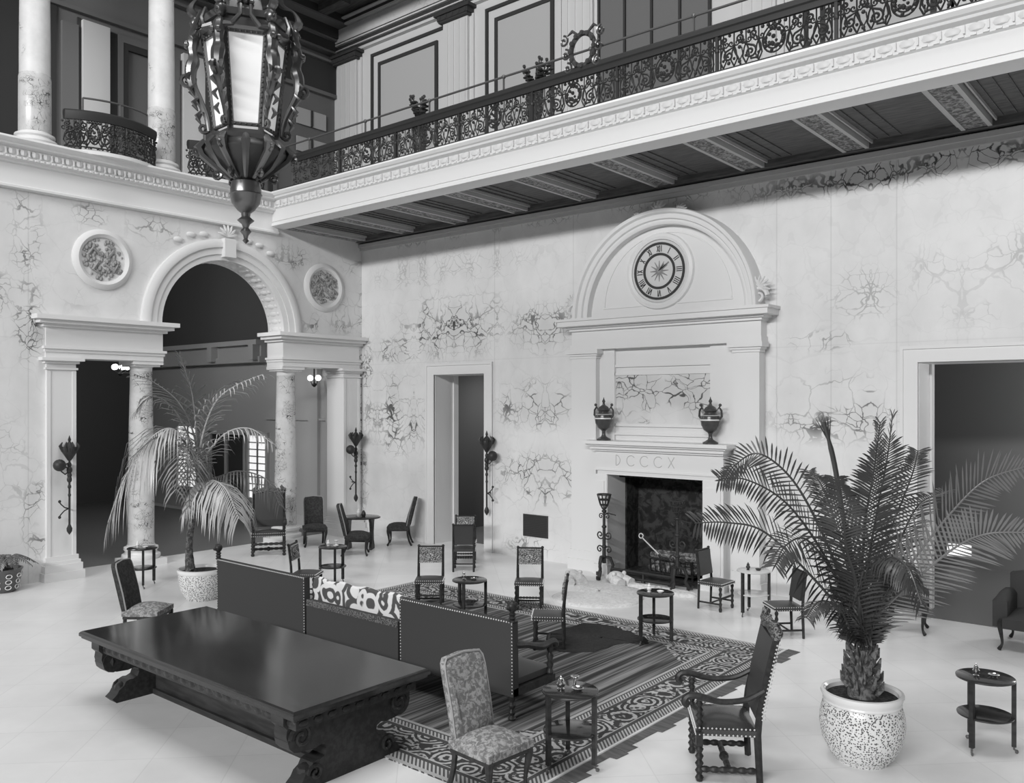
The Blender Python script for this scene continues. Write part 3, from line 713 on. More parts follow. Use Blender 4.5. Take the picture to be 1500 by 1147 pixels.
# ---- hearth furniture
def andiron(x, y, label):
    t = thing('andiron', label, 'andiron', (x, y, 0), 0, 'wrought iron andirons of the hearth')
    b = MB(); b.tube([(0, 0, .3), (0, 0, 1.35)], [.04, .024], 8)
    for z in (.42, .62, 1.0, 1.3): b.ball((0, 0, z), .05, 8, 6, (1, 1, .7))
    b.build('shaft', M['iron'], t)
    for k in range(3):
        q = k * 2 * PI / 3 + .6; l = MB(); l.tube([(r * math.cos(q), r * math.sin(q), z) for r, z in ((.02, .42), (.12, .4), (.17, .26), (.14, .16), (.2, .05), (.26, .04), (.27, .09))], [.03, .03, .028, .03, .035, .03, .02], 6)
        l.ball((.19 * math.cos(q), .19 * math.sin(q), .03), .035, 6, 5); l.build('leg', M['iron'], t)
    c = MB()
    for k in range(10):
        q = k * PI / 5; c.tube([(.03 * math.cos(q), .03 * math.sin(q), 1.34), (.08 * math.cos(q), .08 * math.sin(q), 1.44), (.13 * math.cos(q), .13 * math.sin(q), 1.62)], .01, 4)
    for z, r in ((1.42, .075), (1.52, .105), (1.62, .132)): c.tube([(r * math.cos(k * PI / 8), r * math.sin(k * PI / 8), z) for k in range(16)], .014, 5, True)
    c.build('cup_basket', M['iron'], t)
    for sg in (-1, 1):
        s = MB()
        s.tube([(sg * p[0], 0, p[1]) for p in spiral(.09, .84, .09, PI, 1.4)], .014, 5); s.tube([(sg * p[0], 0, p[1]) for p in spiral(.07, 1.2, .06, PI, 1.3, hand=-1)], .011, 5)
        s.tube([(sg * p[0], 0, p[1]) for p in spiral(.1, .56, .08, PI, 1.3, hand=-1)], .014, 5); s.build('scroll', M['iron'], t)
    s = MB(); s.tube([(0, 0, 1.27), (.14, -.04, 1.27), (.3, -.06, 1.25)], .012, 5)
    s.build('hook', M['iron'], t)
andiron(8.02, -.75, 'tall wrought iron andiron with cup basket at the left of the hearth')
andiron(9.62, -.78, 'tall wrought iron andiron at the right of the hearth, behind a leather chair')
t = thing('fender', 'low iron fender bar lying across the hearth between the andirons', 'fender', (8.86, -.70, 0))
b = MB(); b.tube([(-.70, 0, .2), (.66, 0, .2)], .03, 8); b.tube([(-.70, 0, .07), (.66, 0, .07)], .03, 8); b.build('bar', M['iron'], t)
for x in (-.66, 0, .62):
    b = MB(); b.lathe([(.06, 0), (.04, .03), (.025, .08), (.025, .2)], 8, (x, 0, 0)); b.build('foot', M['iron'], t)
t = thing('log_basket', 'iron grate basket heaped with logs inside the hearth', 'grate', (9.1, .12, .03))
b = MB()
for k in range(9): b.tube([(-.45 + k * .11, -.2, .08), (-.45 + k * .11, -.24, .36)], .012, 5)
for z in (.08, .36): b.tube([(-.48, -.2 - (z > .2) * .04, z), (.48, -.2 - (z > .2) * .04, z)], .016, 5)
for sx in (-.45, .45):
    for sy in (-.2, .2): b.tube([(sx, sy, 0), (sx, sy, .38)], .018, 5)
b.box(-.48, .48, -.2, .2, .07, .09); b.build('grate', M['iron'], t)
for k, (y, z, r, an) in enumerate(((-.1, .16, .075, .05), (.1, .16, .08, -.06), (0., .28, .075, .1), (-.1, .4, .06, -.04), (.1, .42, .06, .06))):
    lg = MB(); lg.at((0, y, z), rz=an, ry=PI / 2).lathe([(r * .9, -.5), (r, -.3), (r * .93, .1), (r, .3), (r * .85, .5)], 9); lg.at(); tag(lg.build('log', M['log']), ('rough log low at the front of the hearth grate', 'rough log low at the back of the hearth grate', 'rough log lying in the middle of the grate heap', 'thin log on top of the grate heap at the front', 'thin log on top of the grate heap at the back')[k], 'log', 'logs in the grate').location = (9.1, .12, .03)
t = thing('fire_tongs', 'pale twisted fire tongs leaning over the logs in the hearth', 'tongs', (8.55, -.12, .03))
b = MB(); b.tube([(.3, .0, .45), (0, 0, .68), (-.05, 0, .72)], .012, 5); b.tube([(p[0], 0, p[1]) for p in spiral(-.09, .76, .05, 0, 1., r1=.8)], .012, 5); b.build('shaft', M['nail'], t)
b = MB(); b.tube([(.3, 0, .45), (.42, -.03, .1), (.42, -.03, .0)], .01, 5); b.build('arm', M['iron'], t)

# ---- heating grille
t = thing('floor_grille', 'dark square ventilation grille set low in the marble wall left of the fireplace', 'grille', (5.75, 0, .48))
b = MB(); b.box(-.34, .34, -.02, .0, 0, .48); b.build('back_plate', M['darkpaint'], t, 0)
b = MB()
for k in range(12): b.box(-.32, .32, -.03, -.02, .02 + k * .038, .04 + k * .038)
b.build('slats', M['iron'], t, 0)

# ---- wrought iron wall torches
def torch(x, y, rz, label, sd=1):
    t = thing('wall_torch', label, 'wall torch', (x, y, 0), rz, 'wrought iron wall torches')
    D = .16                                                             # stands off the wall: wall is behind at +y
    b = MB(); b.tube([(0, -D, .93), (0, -D, 2.3)], .02, 8); b.lathe([(.004, .86), (.05, .93), (.055, .98), (.02, 1.06)], 8, (0, -D, 0))
    for z, r in ((1.62, .03), (1.78, .035), (1.92, .05), (2.0, .045), (2.1, .055), (2.2, .04)): b.ball((0, -D, z), r, 8, 6, (1, 1, 1.3))
    b.build('shaft', M['iron'], t)
    c = MB(); c.lathe([(.03, 2.28), (.08, 2.36), (.13, 2.44), (.15, 2.52), (.14, 2.54)], 12, (0, -D, 0))
    for k in range(8):
        q = k * PI / 4; c.tube([(.12 * math.cos(q), -D + .12 * math.sin(q), 2.46), (.17 * math.cos(q), -D + .17 * math.sin(q), 2.56), (.13 * math.cos(q), -D + .13 * math.sin(q), 2.63)], [.03, .03, .01], 5)
    c.lathe([(.09, 2.54), (.06, 2.6), (.02, 2.64), (.03, 2.68), (.005, 2.76)], 8, (0, -D, 0)); c.build('flower_basket', M['iron'], t)
    g = MB(); g.ball((sd * .19, -D - .02, 2.2), .115, 12, 8); g.build('globe', M['iron'], t)
    a = MB(); a.tube([(0, -D, 2.08), (sd * .08, -D, 2.02), (sd * .15, -D - .01, 2.08), (sd * .18, -D - .02, 2.12)], .014, 5); a.tube([(0, -D, 2.24), (sd * .1, -D - .02, 2.2)], .012, 5); a.build('globe_arm', M['iron'], t)
    s = MB()
    for q in (-1, 1): s.tube([(sd * .02, -D, 1.36), (sd * .09, -D, 1.36 + q * .03), (sd * .15, -D, 1.36 + q * .09), (sd * .18, -D, 1.36 + q * .13)], .012, 5); s.ball((sd * .18, -D, 1.36 + q * .15), .03, 6, 5)
    s.build('scroll_bracket', M['iron'], t)
    for z in (1.36, 2.14): w = MB(); w.tube([(0, -D, z), (0, 0, z)], .014, 5); w.build('wall_stay', M['iron'], t)
torch(.06, -7.4, PI / 2, 'black iron wall torch on the left pilaster of the arch wall', -1)
torch(.06, -.38, PI / 2, 'black iron wall torch on the pilaster beside the room corner', -1)
torch(4.5, -.03, 0, 'black iron wall torch right of the small doorway')
# lamp clusters deep in the vestibule
def lamps(x, y, z, label, n):
    t = thing('lamp_cluster', label, 'lamp', (x, y, z), 0)
    b = MB(); b.tube([(0, 0, -.12), (0, .0, .9), (0, 0, 7.85 - z)], .02, 6); b.lathe([(.02, -.2), (.08, -.14), (.03, -.1)], 8)
    for k in range(n): q = k * 2 * PI / n; b.tube([(0, 0, -.1), (.1 * math.cos(q), .1 * math.sin(q), -.12), (.16 * math.cos(q), .16 * math.sin(q), -.03)], .012, 5)
    b.build('stem', M['iron'], t)
    for k in range(n): q = k * 2 * PI / n; g = MB(); g.ball((.17 * math.cos(q), .17 * math.sin(q), .04), .08, 8, 6); g.build('globe', M['lamp'], t)
lamps(-5.55, -3.66, 4.3, 'cluster of glowing lamp globes hanging in the dark vestibule by the left column', 5)
lamps(-1.4, -.45, 4.0, 'pair of small glowing lamp globes hanging before the pale vestibule wall', 2)
# ================================================================== IRON BALUSTRADES
def scroll_panel(w, h, mp, dense=1):
    """one bay of scrollwork, drawn in (u, v) and carried to space by mp(u, v)"""
    m = MB(); r = .015
    def tb(pts, rad=r, n=4): m.tube([mp(u, v) for u, v in pts], rad, n)
    for s in (-1, 1):
        def f(pts): return [(s * u, v) for u, v in pts]
        a = w / 2
        tb(f(spiral(a * .42, h * .30, h * .20, PI / 2, 1.5)), .017); tb(f(spiral(a * .82, h * .34, h * .17, PI / 2, 1.5, hand=-1)), .017)
        tb(f(spiral(a * .36, h * .80, h * .12, -PI / 2, 1.4)), .016); tb(f(spiral(a * .62, h * .78, h * .13, -PI / 2, 1.5, hand=-1)), .016); tb(f(spiral(a * .9, h * .82, h * .10, -PI / 2, 1.4)), .016)
        tb(f([(a * .42, h * .5), (a * .5, h * .56), (a * .55, h * .66), (a * .62, h * .65)]), .016); tb(f([(a * .82, h * .51), (a * .74, h * .56), (a * .7, h * .4), (a * .62, h * .12), (a * .6, 0)]), .016)
        tb(f([(a * .3, h * .68), (a * .26, h * .5), (a * .24, h * .3), (a * .3, h * .08), (a * .42, h * .1)]), .016)
        tb(f([(a * .62, h * .12), (a * .56, h * .3), (a * .58, h * .5)]), .01); tb(f([(a * .97, 0), (a * .97, h)]), .014)
        for u, v in ((.62, .1), (.62, .52), (.3, .1), (.82, .12), (.45, .9)):
            p = mp(s * a * u, h * v); m.ball(p, .03, 6, 4)
        for k in range(5): m.ball(mp(s * a * (.12 + .19 * k), -.035), .022, 6, 4)
        for k in range(3): tb(f(spiral(a * (.2 + .3 * k), -.035, .03, 0, 1.2, 8)), .008)
        for u in (.27, .5, .72, .92):
            tb(f([(a * u, 0), (a * u + .05, h * .2), (a * u + .03, h * .45), (a * u, h * .6)]), .013); tb(f([(a * u, 0), (a * u - .05, h * .2), (a * u - .03, h * .45), (a * u, h * .6)]), .013)
            tb(f(spiral(a * u + .045, h * .68, .05, PI, 1.2, 9)), .013); tb(f(spiral(a * u - .045, h * .68, .05, 0, 1.2, 9, hand=-1)), .013); tb(f([(a * u, h * .6), (a * u, h)]), .012)
            m.ball(mp(s * a * u, h * .6), .028, 5, 4); m.ball(mp(s * a * u, h * .22), .024, 5, 4); m.ball(mp(s * (a * u + .07), h * .93), .026, 5, 4)
    # shield-shaped medallion of leafage in the middle
    for q in (1., .72): tb([(q * w * .1 * math.cos(t), h * .5 + q * h * .40 * math.sin(t)) for t in [2 * PI * k / 20 for k in range(21)]], .014)
    rr = random.Random(3)
    for k in range(26 * dense):
        t = rr.random() * 2 * PI; q = math.sqrt(rr.random()); m.ball(mp(w * .09 * q * math.cos(t), h * .5 + h * .36 * q * math.sin(t)), .022 + .014 * rr.random(), 5, 4)
    for k in range(5): m.ball(mp(w * (.05 * (k - 2)), h * .93), .03, 6, 4)
    return m
ZB = 8.27
t = thing('balustrade', 'long black wrought iron scroll balustrade along the right gallery ledge', 'balustrade', (0, -2.72, ZB))
b = MB(); b.prism([(-.03, .60), (.03, .60), (.035, .68), (.06, .7), (.06, .76), (.03, .79), (-.03, .79), (-.06, .76), (-.06, .7), (-.035, .68)], 'x', .25, 22); b.build('handrail', M['iron'], t, 30)
b = MB(); b.box(.25, 22, -.012, .012, .075, .095); b.box(.25, 22, -.012, .012, .0, .015); b.build('bottom_rail', M['iron'], t, 0)
sp = scroll_panel(1.70, .5, lambda u, v: (u, 0, v + .1)); pan = sp.build('scroll_panel', M['iron'], t, 50)
po = MB(); po.box(-.022, .022, -.022, .022, 0, .68); po.ball((0, 0, .38), .04, 8, 5); post = po.build('post', M['iron'], t, 0)
for k in range(12):
    x = 1.63 + 1.77 * k
    p = pan if k == 0 else pan.copy(); q = post if k == 0 else post.copy()
    if k: COL.objects.link(p); COL.objects.link(q); p.parent = t; q.parent = t
    p.location = (x, 0, 0); q.location = (x + .885, 0, 0)
b = MB(); b.tube([(.2, 0, 1.03), (22, 0, 1.03)], .022, 6); rl = b.build('upper_rail', M['brass'], t)
for k in range(12):
    b = MB(); b.tube([(0, 0, .77), (0, 0, 1.03)], .02, 6); b.ball((0, 0, 1.03), .04, 8, 5); o = b.build('rail_post', M['brass'], t); o.location = (1.43 + 1.91 * k, 0, 0)
c = MB(); zc = 1.05
c.tube([(.24 * math.cos(k * PI / 12), 0, zc + .27 * math.sin(k * PI / 12)) for k in range(24)], .045, 6, True)
for s in (-1, 1):
    for q in (0, 1, 2):
        c.tube([(s * p[0], -.02, p[1]) for p in spiral(.3 + .04 * q, zc - .26 + .24 * q, .1, PI / 2, 1.3, 14)], .02, 5)
    c.tube([(s * .1, 0, zc + .27), (s * .22, 0, zc + .36), (s * .33, 0, zc + .3)], [.02, .03, .008], 5)
for k in range(12): q = k * PI / 6; c.ball((.24 * math.cos(q), -.03, zc + .27 * math.sin(q)), .05, 6, 4)
o = c.build('cartouche', M['bronze'], t); o.location = (8.93, -.03, 0)
def bowed(name, bw, label):
    t = thing('balustrade', label, 'balustrade', (0, 0, ZB))
    L0 = 1.0
    def mp3(off):
        def g(u, v):
            x, y = bw(u); return (x + off, y, v)
        return g
    g = mp3(0)
    b = MB(); n = 20; prof = [(-.03, .60), (.03, .60), (.06, .7), (.06, .76), (.03, .79), (-.03, .79), (-.06, .76), (-.06, .7)]
    b.loft([[(g(k / n, 0)[0] + d, g(k / n, 0)[1], z) for d, z in prof] for k in range(n + 1)]); b.build('handrail', M['iron'], t, 30)
    b = MB()
    for z in (.01, .085): b.tube([(*g(k / n, 0)[:2], z) for k in range(n + 1)], .014, 4)
    b.build('bottom_rail', M['iron'], t)
    y0, y1 = bw(0)[1], bw(1)[1]; W = (y1 - y0) / 2
    for h in range(2):
        s = scroll_panel(W * .98, .5, lambda u, v, h=h: g(.5 * h + .25 + u / (2 * W), v + .1)); s.build('scroll_panel', M['iron'], t, 50)
    b = MB(); b.tube([(*g(k / n, 0)[:2], 1.03) for k in range(3, 18)], .02, 6); b.build('upper_rail', M['brass'], t)
    for k in (3, 10, 17):
        x, y, _ = g(k / n, 0); b = MB(); b.tube([(x, y, .77), (x, y, 1.03)], .018, 6); b.build('rail_post', M['brass'], t)
    return t
bowed('a', bowA, 'bowed black iron balustrade between the two pale gallery columns')
bowed('b', bowB, 'bowed black iron balustrade behind the hanging lantern')
# small plants set behind the gallery railing
def shelf_plant(x, label):
    t = thing('potted_plant', label, 'plant', (x - .18, -2.3, 8.25), 0, 'small plants behind the gallery railing')
    b = MB(); b.lathe([(.1, 0), (.14, .5), (.17, .86), (.14, .87)], 10); b.build('pot', M['pot_dark'], t)
    f = MB(); rr = random.Random(int(x * 7))
    for k in range(12):
        a = rr.random() * 2 * PI; R = .08 + .2 * rr.random(); h = .15 + .3 * rr.random()
        f.tube([(0, 0, .85), (R * .7 * math.cos(a), R * .7 * math.sin(a), .9 + h * .6), (R * math.cos(a), R * math.sin(a), .95 + h)], .014, 4)
        f.ball((R * math.cos(a), R * math.sin(a), .97 + h), .035, 6, 4)
        for q in range(4): f.ball((R * (.4 + .2 * q) * math.cos(a) + .04, R * (.4 + .2 * q) * math.sin(a), .9 + h * (.2 + .22 * q)), .05, 6, 4, (1.2, 1, .45))
    f.build('foliage', M['leaf'], t)
shelf_plant(4.72, 'small potted plant behind the iron railing, the one nearer the room corner')
shelf_plant(7.72, 'small potted plant behind the iron railing, next to the round iron cartouche')

# ================================================================== HANGING LANTERN
LX, LY = 9.065, -9.267
t = thing('lantern', 'great hexagonal bronze lantern with frosted panes and scrolled figures hanging in the hall', 'lantern', (LX, LY, 0), math.radians(-2.8))
def hexa(r, z, a0=0.): return [(r * math.cos(a0 + k * PI / 3), r * math.sin(a0 + k * PI / 3), z) for k in range(6)]
zt, zb = 7.32, 6.28; rt, rb = .43, .31
for q in (((zt, zt + .05, rt + .03, rt + .05), (zt + .05, zt + .1, rt + .02, rt + .02), (zt + .1, zt + .16, rt + .06, rt + .09)), ((zb - .1, zb - .05, rb + .06, rb + .07), (zb - .05, zb, rb + .04, rb + .03))):
    b = MB()
    for z0, z1, r0, r1 in q: b.loft([hexa(r0, z0), hexa(r1, z1)])
    b.build('frame_ring', M['bronze'], t, 20)
for k in range(6):
    a, c = k * PI / 3, (k + 1) * PI / 3
    p = MB(); q = .86
    A = Vector((rt * math.cos(a), rt * math.sin(a), zt)); B = Vector((rt * math.cos(c), rt * math.sin(c), zt)); Cc = Vector((rb * math.cos(c), rb * math.sin(c), zb)); D = Vector((rb * math.cos(a), rb * math.sin(a), zb))
    cen = (A + B + Cc + D) / 4; nrm = (B - A).cross(D - A).normalized(); nrm = nrm if nrm.dot(Vector((cen.x, cen.y, 0))) > 0 else -nrm
    fr = [cen + (P - cen) * .9 for P in (A, B, Cc, D)]
    p.raw([tuple(P + nrm * .004) for P in fr] + [tuple(P - nrm * .012) for P in fr], [(0, 1, 2, 3), (7, 6, 5, 4), (0, 4, 5, 1), (1, 5, 6, 2), (2, 6, 7, 3), (3, 7, 4, 0)])
    p.build('glass_pane', M['glass_lamp'], t, 0)
    p = MB(); fr = [cen + (P - cen) * .9 + nrm * .01 for P in (A, B, Cc, D)]
    for i in range(4):
        p.tube([fr[i], fr[(i + 1) % 4]], .022, 5); k_ = int((fr[i] - fr[(i + 1) % 4]).length / .05)
        for j in range(k_): p.ball(fr[i].lerp(fr[(i + 1) % 4], (j + .5) / k_) + nrm * .018, .014, 5, 4)
    p.tube([A, D], .032, 6); p.build('pane_frame', M['bronze'], t)
def figure():
    """a bronze mermaid-like caryatid: torso, head, raised arms, scaled scroll tail; profile in the x-z plane, outward = +x"""
    m = MB()
    body = crv([(.50, 0, 7.36), (.53, 0, 7.28), (.545, 0, 7.16), (.53, 0, 7.05), (.56, 0, 6.93), (.545, 0, 6.78), (.47, 0, 6.62), (.40, 0, 6.45), (.375, 0, 6.3)], 4)
    K = len(body); rad = []
    prof = [(0, .035), (.08, .06), (.18, .082), (.3, .06), (.42, .088), (.58, .07), (.75, .05), (.9, .038), (1, .03)]
    for k in range(K):
        q = k / (K - 1)
        for (a, ra), (c, rc) in zip(prof, prof[1:]):
            if a <= q <= c: rad.append(ra + (rc - ra) * (q - a) / (c - a)); break
    m.tube(body, [r * .78 for r in rad], 8, flat=1.1)
    m.ball((.51, 0, 7.44), .062, 10, 7, (1, .9, 1.2)); m.ball((.565, 0, 7.43), .018, 6, 4); m.ball((.475, 0, 7.46), .06, 8, 6)
    for s in (-1, 1):
        m.ball((.6, s * .035, 7.2), .034, 7, 5)
        m.tube([(.53, s * .07, 7.28), (.55, s * .16, 7.26), (.49, s * .22, 7.38), (.45, s * .2, 7.5)], [.034, .028, .023, .018], 6)
        for q in range(4): m.tube([(.54 - .03 * q, s * .05, 6.92 - .14 * q), (.6 - .035 * q, s * .06, 6.86 - .14 * q), (.55 - .03 * q, s * .03, 6.8 - .14 * q)], [.01, .028, .008], 5)
    m.tube([(p[0], 0, p[1]) for p in spiral(.60, 6.83, .085, PI * .9, 1.4, 16)], .022, 6)
    m.tube([(p[0], 0, p[1]) for p in spiral(.43, 6.33, .06, PI, 1.2, 12)], .018, 6)
    m.tube(crv([(.5, 0, 7.5), (.56, 0, 7.58), (.5, 0, 7.7), (.38, 0, 7.75), (.33, 0, 7.9), (.4, 0, 8.02), (.34, 0, 8.15)], 4), [.03 + .018 * math.sin(k * .55) for k in range(25)], 6)
    return m
fg = figure().build('caryatid_bracket', M['bronze'], t)
for k in range(6):
    o = fg if k == 0 else fg.copy()
    if k: COL.objects.link(o); o.parent = t
    o.rotation_euler = (0, 0, k * PI / 3)
b = MB(); b.loft([hexa(.36, zt + .16), hexa(.30, zt + .36), hexa(.24, zt + .5), hexa(.28, zt + .54), hexa(.25, zt + .62), hexa(.14, zt + .95), hexa(.05, zt + 1.2)])
for k in range(6):
    q = (k + .5) * PI / 3
    for j in range(5): b.ball((.3 * math.cos(q) + .03 * (j - 2) * math.sin(q), .3 * math.sin(q) - .03 * (j - 2) * math.cos(q), zt + .3 + .03 * (j % 2)), .03, 6, 4)
b.build('crown', M['bronze'], t, 30)
b = MB(); b.lathe([(.36, zb - .1), (.42, zb - .15), (.43, zb - .2), (.37, zb - .28), (.28, zb - .36), (.2, zb - .42), (.12, zb - .47), (.1, zb - .5)], 24); b.build('bowl', M['bronze_dark'], t)
a_ = MB()
for k in range(12):
    q = k * PI / 6; big = k % 2 == 0; R = .42 if big else .36
    def P3(r, z): return (r * math.cos(q), r * math.sin(q), z)
    a_.tube([P3(R, zb - .08), P3(R + .06, zb - .16), P3(R + .02, zb - .24), P3(.3, zb - .36), P3(.16, zb - .47)], [.03, .055, .04, .035, .02], 6)
    if big:
        a_.tube([P3(p[0], p[1]) for p in spiral(.5, zb - .2, .06, PI / 2, 1.3, 12)], .018, 5); a_.tube([P3(p[0], p[1]) for p in spiral(.3, zb - .44, .06, PI / 2, 1.3, 12)], .018, 5)
a_.build('acanthus_leaves', M['bronze'], t)
b = MB(); b.lathe([(.1, zb - .47), (.15, zb - .5), (.165, zb - .58), (.165, zb - .62), (.175, zb - .63), (.165, zb - .64), (.15, zb - .72), (.09, zb - .8), (.05, zb - .83), (.045, zb - .87), (.09, zb - .91), (.045, zb - .95), (.03, zb - .99), (.06, zb - 1.03), (.03, zb - 1.07), (.02, zb - 1.11), (.035, zb - 1.13), (.005, zb - 1.16)], 20); b.build('finial', M['bronze'], t)
b = MB(); b.tube([(0, 0, zt + 1.1), (0, 0, 16)], .02, 6); b.build('chain', M['iron'], t)

# ================================================================== RUGS AND FURS
RX0, RX1, RY0, RY1 = 5.45, 12.62, -9.05, -3.14
t = thing('oriental_rug', 'large patterned oriental rug with striped centre under the settees and chairs', 'rug', (0, 0, 0))
b = MB(); b.box(RX0, RX1, RY0, RY1, 0, .014); b.build('pile', rug_mat(RX0, RX1, RY0, RY1), t, 0)
b = MB(); rr = random.Random(5); y = RY0
while y < RY1:
    w = .16 + .12 * rr.random(); l = .09 + .1 * rr.random(); b.raw([(RX1, y, .016), (RX1, y + w, .016), (RX1 + l, y + w * 1.02, .006), (RX1 + l * .9, y + w * .06, .006), (RX1, y, .002), (RX1, y + w, .002), (RX1 + l, y + w * 1.02, .002), (RX1 + l * .9, y + w * .06, .002)], [(0, 3, 2, 1), (4, 5, 6, 7), (2, 3, 7, 6), (3, 0, 4, 7), (1, 2, 6, 5)]); y += w * (.95 + .12 * rr.random())
b.build('fringe', M['soffit'], t, 0)
b = MB(); b.box(RX1 - .035, RX1 - .015, RY0, RY1, .013, .018); b.build('edge_cord', M['pot_rim'], t, 0)
def fur(name, label, out, z, h, mat, head=None, seed=1, cat='fur rug'):
    t = thing(name, label, cat, (0, 0, 0))
    cx = sum(p[0] for p in out) / len(out); cy = sum(p[1] for p in out) / len(out); rr = random.Random(seed)
    O = crv([(p[0], p[1], 0) for p in out + out[:1]], 6)[:-1]; O = [(p.x * 1 + .05 * (rr.random() - .5), p.y + .05 * (rr.random() - .5)) for p in O]
    rings = []
    for q, hh in ((1., 0.), (.985, .5), (.93, .8), (.8, 1.), (.6, .95), (.4, 1.05), (.2, .95), (.03, 1.)):
        rings.append([(cx + (x - cx) * q, cy + (y - cy) * q, z + h * hh * (1 + (.4 * (rr.random() - .5) if 0 < hh else 0))) for x, y in O])
    m = MB(); m.loft(rings, cap=False); m.build('pelt', mat, t, 80)
    if head:
        x, y, an = head; m = MB(); m.at((x, y, z + .02), rz=an)
        m.ball((0, 0, .08), .17, 12, 8, (1.15, .95, .8)); m.ball((.2, 0, .05), .09, 10, 6, (1.3, .85, .75)); m.ball((.31, 0, .05), .03, 6, 5)
        for s in (-1, 1): m.ball((-.08, s * .12, .18), .045, 8, 5); m.tube([(-.1, s * .1, .05), (-.3, s * .12, .03)], [.12, .1], 8)
        m.at(); m.build('head', mat, t, 80)
fur('fur_rug', 'large white fur rug spread on the floor before the hearth, on its left side', [(7.6, -1.35), (8.3, -1.9), (8.15, -2.6), (8.9, -2.95), (9.5, -2.6), (9.6, -2.0), (9.2, -1.3), (8.7, -1.15), (8.1, -1.1)], .0, .05, M['fur'], (7.75, -1.4, 2.4), 4)
fur('fur_rug', 'small white fur rug against the fender, with its head towards the left andiron', [(8.65, -.92), (8.75, -1.06), (9.3, -1.12), (10.0, -1.2), (10.15, -1.0), (9.9, -.88), (9.2, -.86)], .0, .06, M['fur'], (8.45, -.98, 2.8), 8)
fur('fur_rug', 'dark shaggy patch lying flat on the patterned rug beside a leather chair', [(9.6, -4.6), (9.75, -3.75), (10.4, -3.75), (10.9, -3.95), (11.0, -4.2), (10.75, -4.3), (10.6, -5.0), (10.1, -5.2)], .016, .025, M['dark_shag'], None, 9)  # thin dark irregular sheet with a shaggy surface
# ================================================================== TABLES
def tripod_table(loc, rz, label, top=None):
    t = thing('round_table', label, 'table', loc, rz, None)
    b = MB(); b.lathe([(.25, .695), (.262, .70), (.262, .715), (.255, .72)], 32); b.build('tabletop', top or M['gloss'], t)
    b = MB(); b.lathe([(.245, .335), (.252, .34), (.252, .352), (.245, .355)], 32); b.build('lower_shelf', top or M['gloss'], t)
    for k in range(3):
        q = k * 2 * PI / 3; x, y = .245 * math.cos(q), .245 * math.sin(q)
        l = MB(); l.at((x, y, 0), rz=q).box(-.022, .018, -.02, .02, .07, .7); l.at(); lg = l.build('leg', M['wood'], t, 0)
        c = MB(); c.at((x, y, 0), rz=q); c.tube([(0, 0, .075), (0, 0, .045), (.02, .01, .03)], .01, 6); c.at((x, y, 0), rz=q + .6, ).ball((.028, 0, .02), .02, 8, 6, (1, .6, 1)); c.at(); c.build('caster', M['brass'], lg)
    return t
def rz3(cx, cy, px, py): return math.atan2(py - cy, px - cx)
TB = [((12.56, -8.10, .014), .2, 'round two-tier table with silver smoking pieces beside the tapestry chair, nearest the camera'),
      ((15.42, -5.14, 0), rz3(15.42, -5.14, 15.677, -5.078), 'round two-tier table standing alone at the right, beside the large potted palm'),
      ((11.08, -4.04, .014), -2.0, 'round two-tier table on the right part of the rug, in front of the hearth'),
      ((8.49, -5.07, .014), -1.2, 'round two-tier table on the rug between the two leather chairs that face the camera'),
      ((11.43, -1.58, 0), -1.9, 'round two-tier table with pale shining tops between two leather chairs right of the hearth'),
      ((4.46, -4.46, 0), -.5, 'round two-tier table behind the gap of the settees, left of the rug'),
      ((1.89, -6.81, 0), -.4, 'round two-tier table in front of the left marble column')]
for i, (loc, rz, lab) in enumerate(TB):
    tripod_table(loc, rz, lab, M['sheen_top'] if i == 4 else None)
# smoking pieces on the tables
def dish(loc, label, mat, r=.05):
    o = MB().lathe([(r * .6, 0), (r * .7, .008), (r, .025), (r * .93, .027), (r * .6, .012), (.003, .01)], 14).build('ash_tray', mat); o.location = loc
    return tag(o, label, 'ash tray', 'small pieces on the round tables')
def pot_(loc, label, mat, s=1.):
    t = thing('match_holder', label, 'match holder', loc, 0, 'small pieces on the round tables')
    b = MB(); b.lathe([(.025 * s, 0), (.03 * s, .006), (.015 * s, .012), (.03 * s, .03), (.034 * s, .055), (.02 * s, .075), (.024 * s, .085)], 12); b.build('body', mat, t)
    b = MB(); b.lathe([(.024 * s, .085), (.018 * s, .1), (.006 * s, .108), (.009 * s, .118), (.002 * s, .125)], 10); b.build('lid', mat, t); return t
names = ('on the table beside the tapestry chair', 'on the lone table at the right', 'on the table in front of the hearth', 'on the table between the two facing chairs', 'on the shining-topped table right of the hearth', 'on the table left of the rug', 'on the table before the left column')
for (loc, rz, lab), nm, k in zip(TB, names, range(7)):
    x, y, z = loc; z += .72; mt = M['silver'] if k in (0, 1, 3) else M['china']
    if k in (4,): mt = M['bronze_dark']
    dish((x + .07, y + .02, z), 'small ash tray ' + nm, mt, .06 if k == 0 else .05)
    pot_((x - .07, y - .05, z), 'small lidded match holder ' + nm, mt, 1.25 if k == 0 else 1.)
    if k in (0, 5):
        b = MB().lathe([(.03, 0), (.035, .01), (.012, .02), (.012, .07), (.04, .09), (.042, .1), (.035, .1), (.01, .085)], 12).build('silver_cup' if k == 0 else 'small_cup', mt); b.location = (x - .01, y + .09, z)
        tag(b, 'little stemmed cup ' + nm, 'cup', 'small pieces on the round tables')
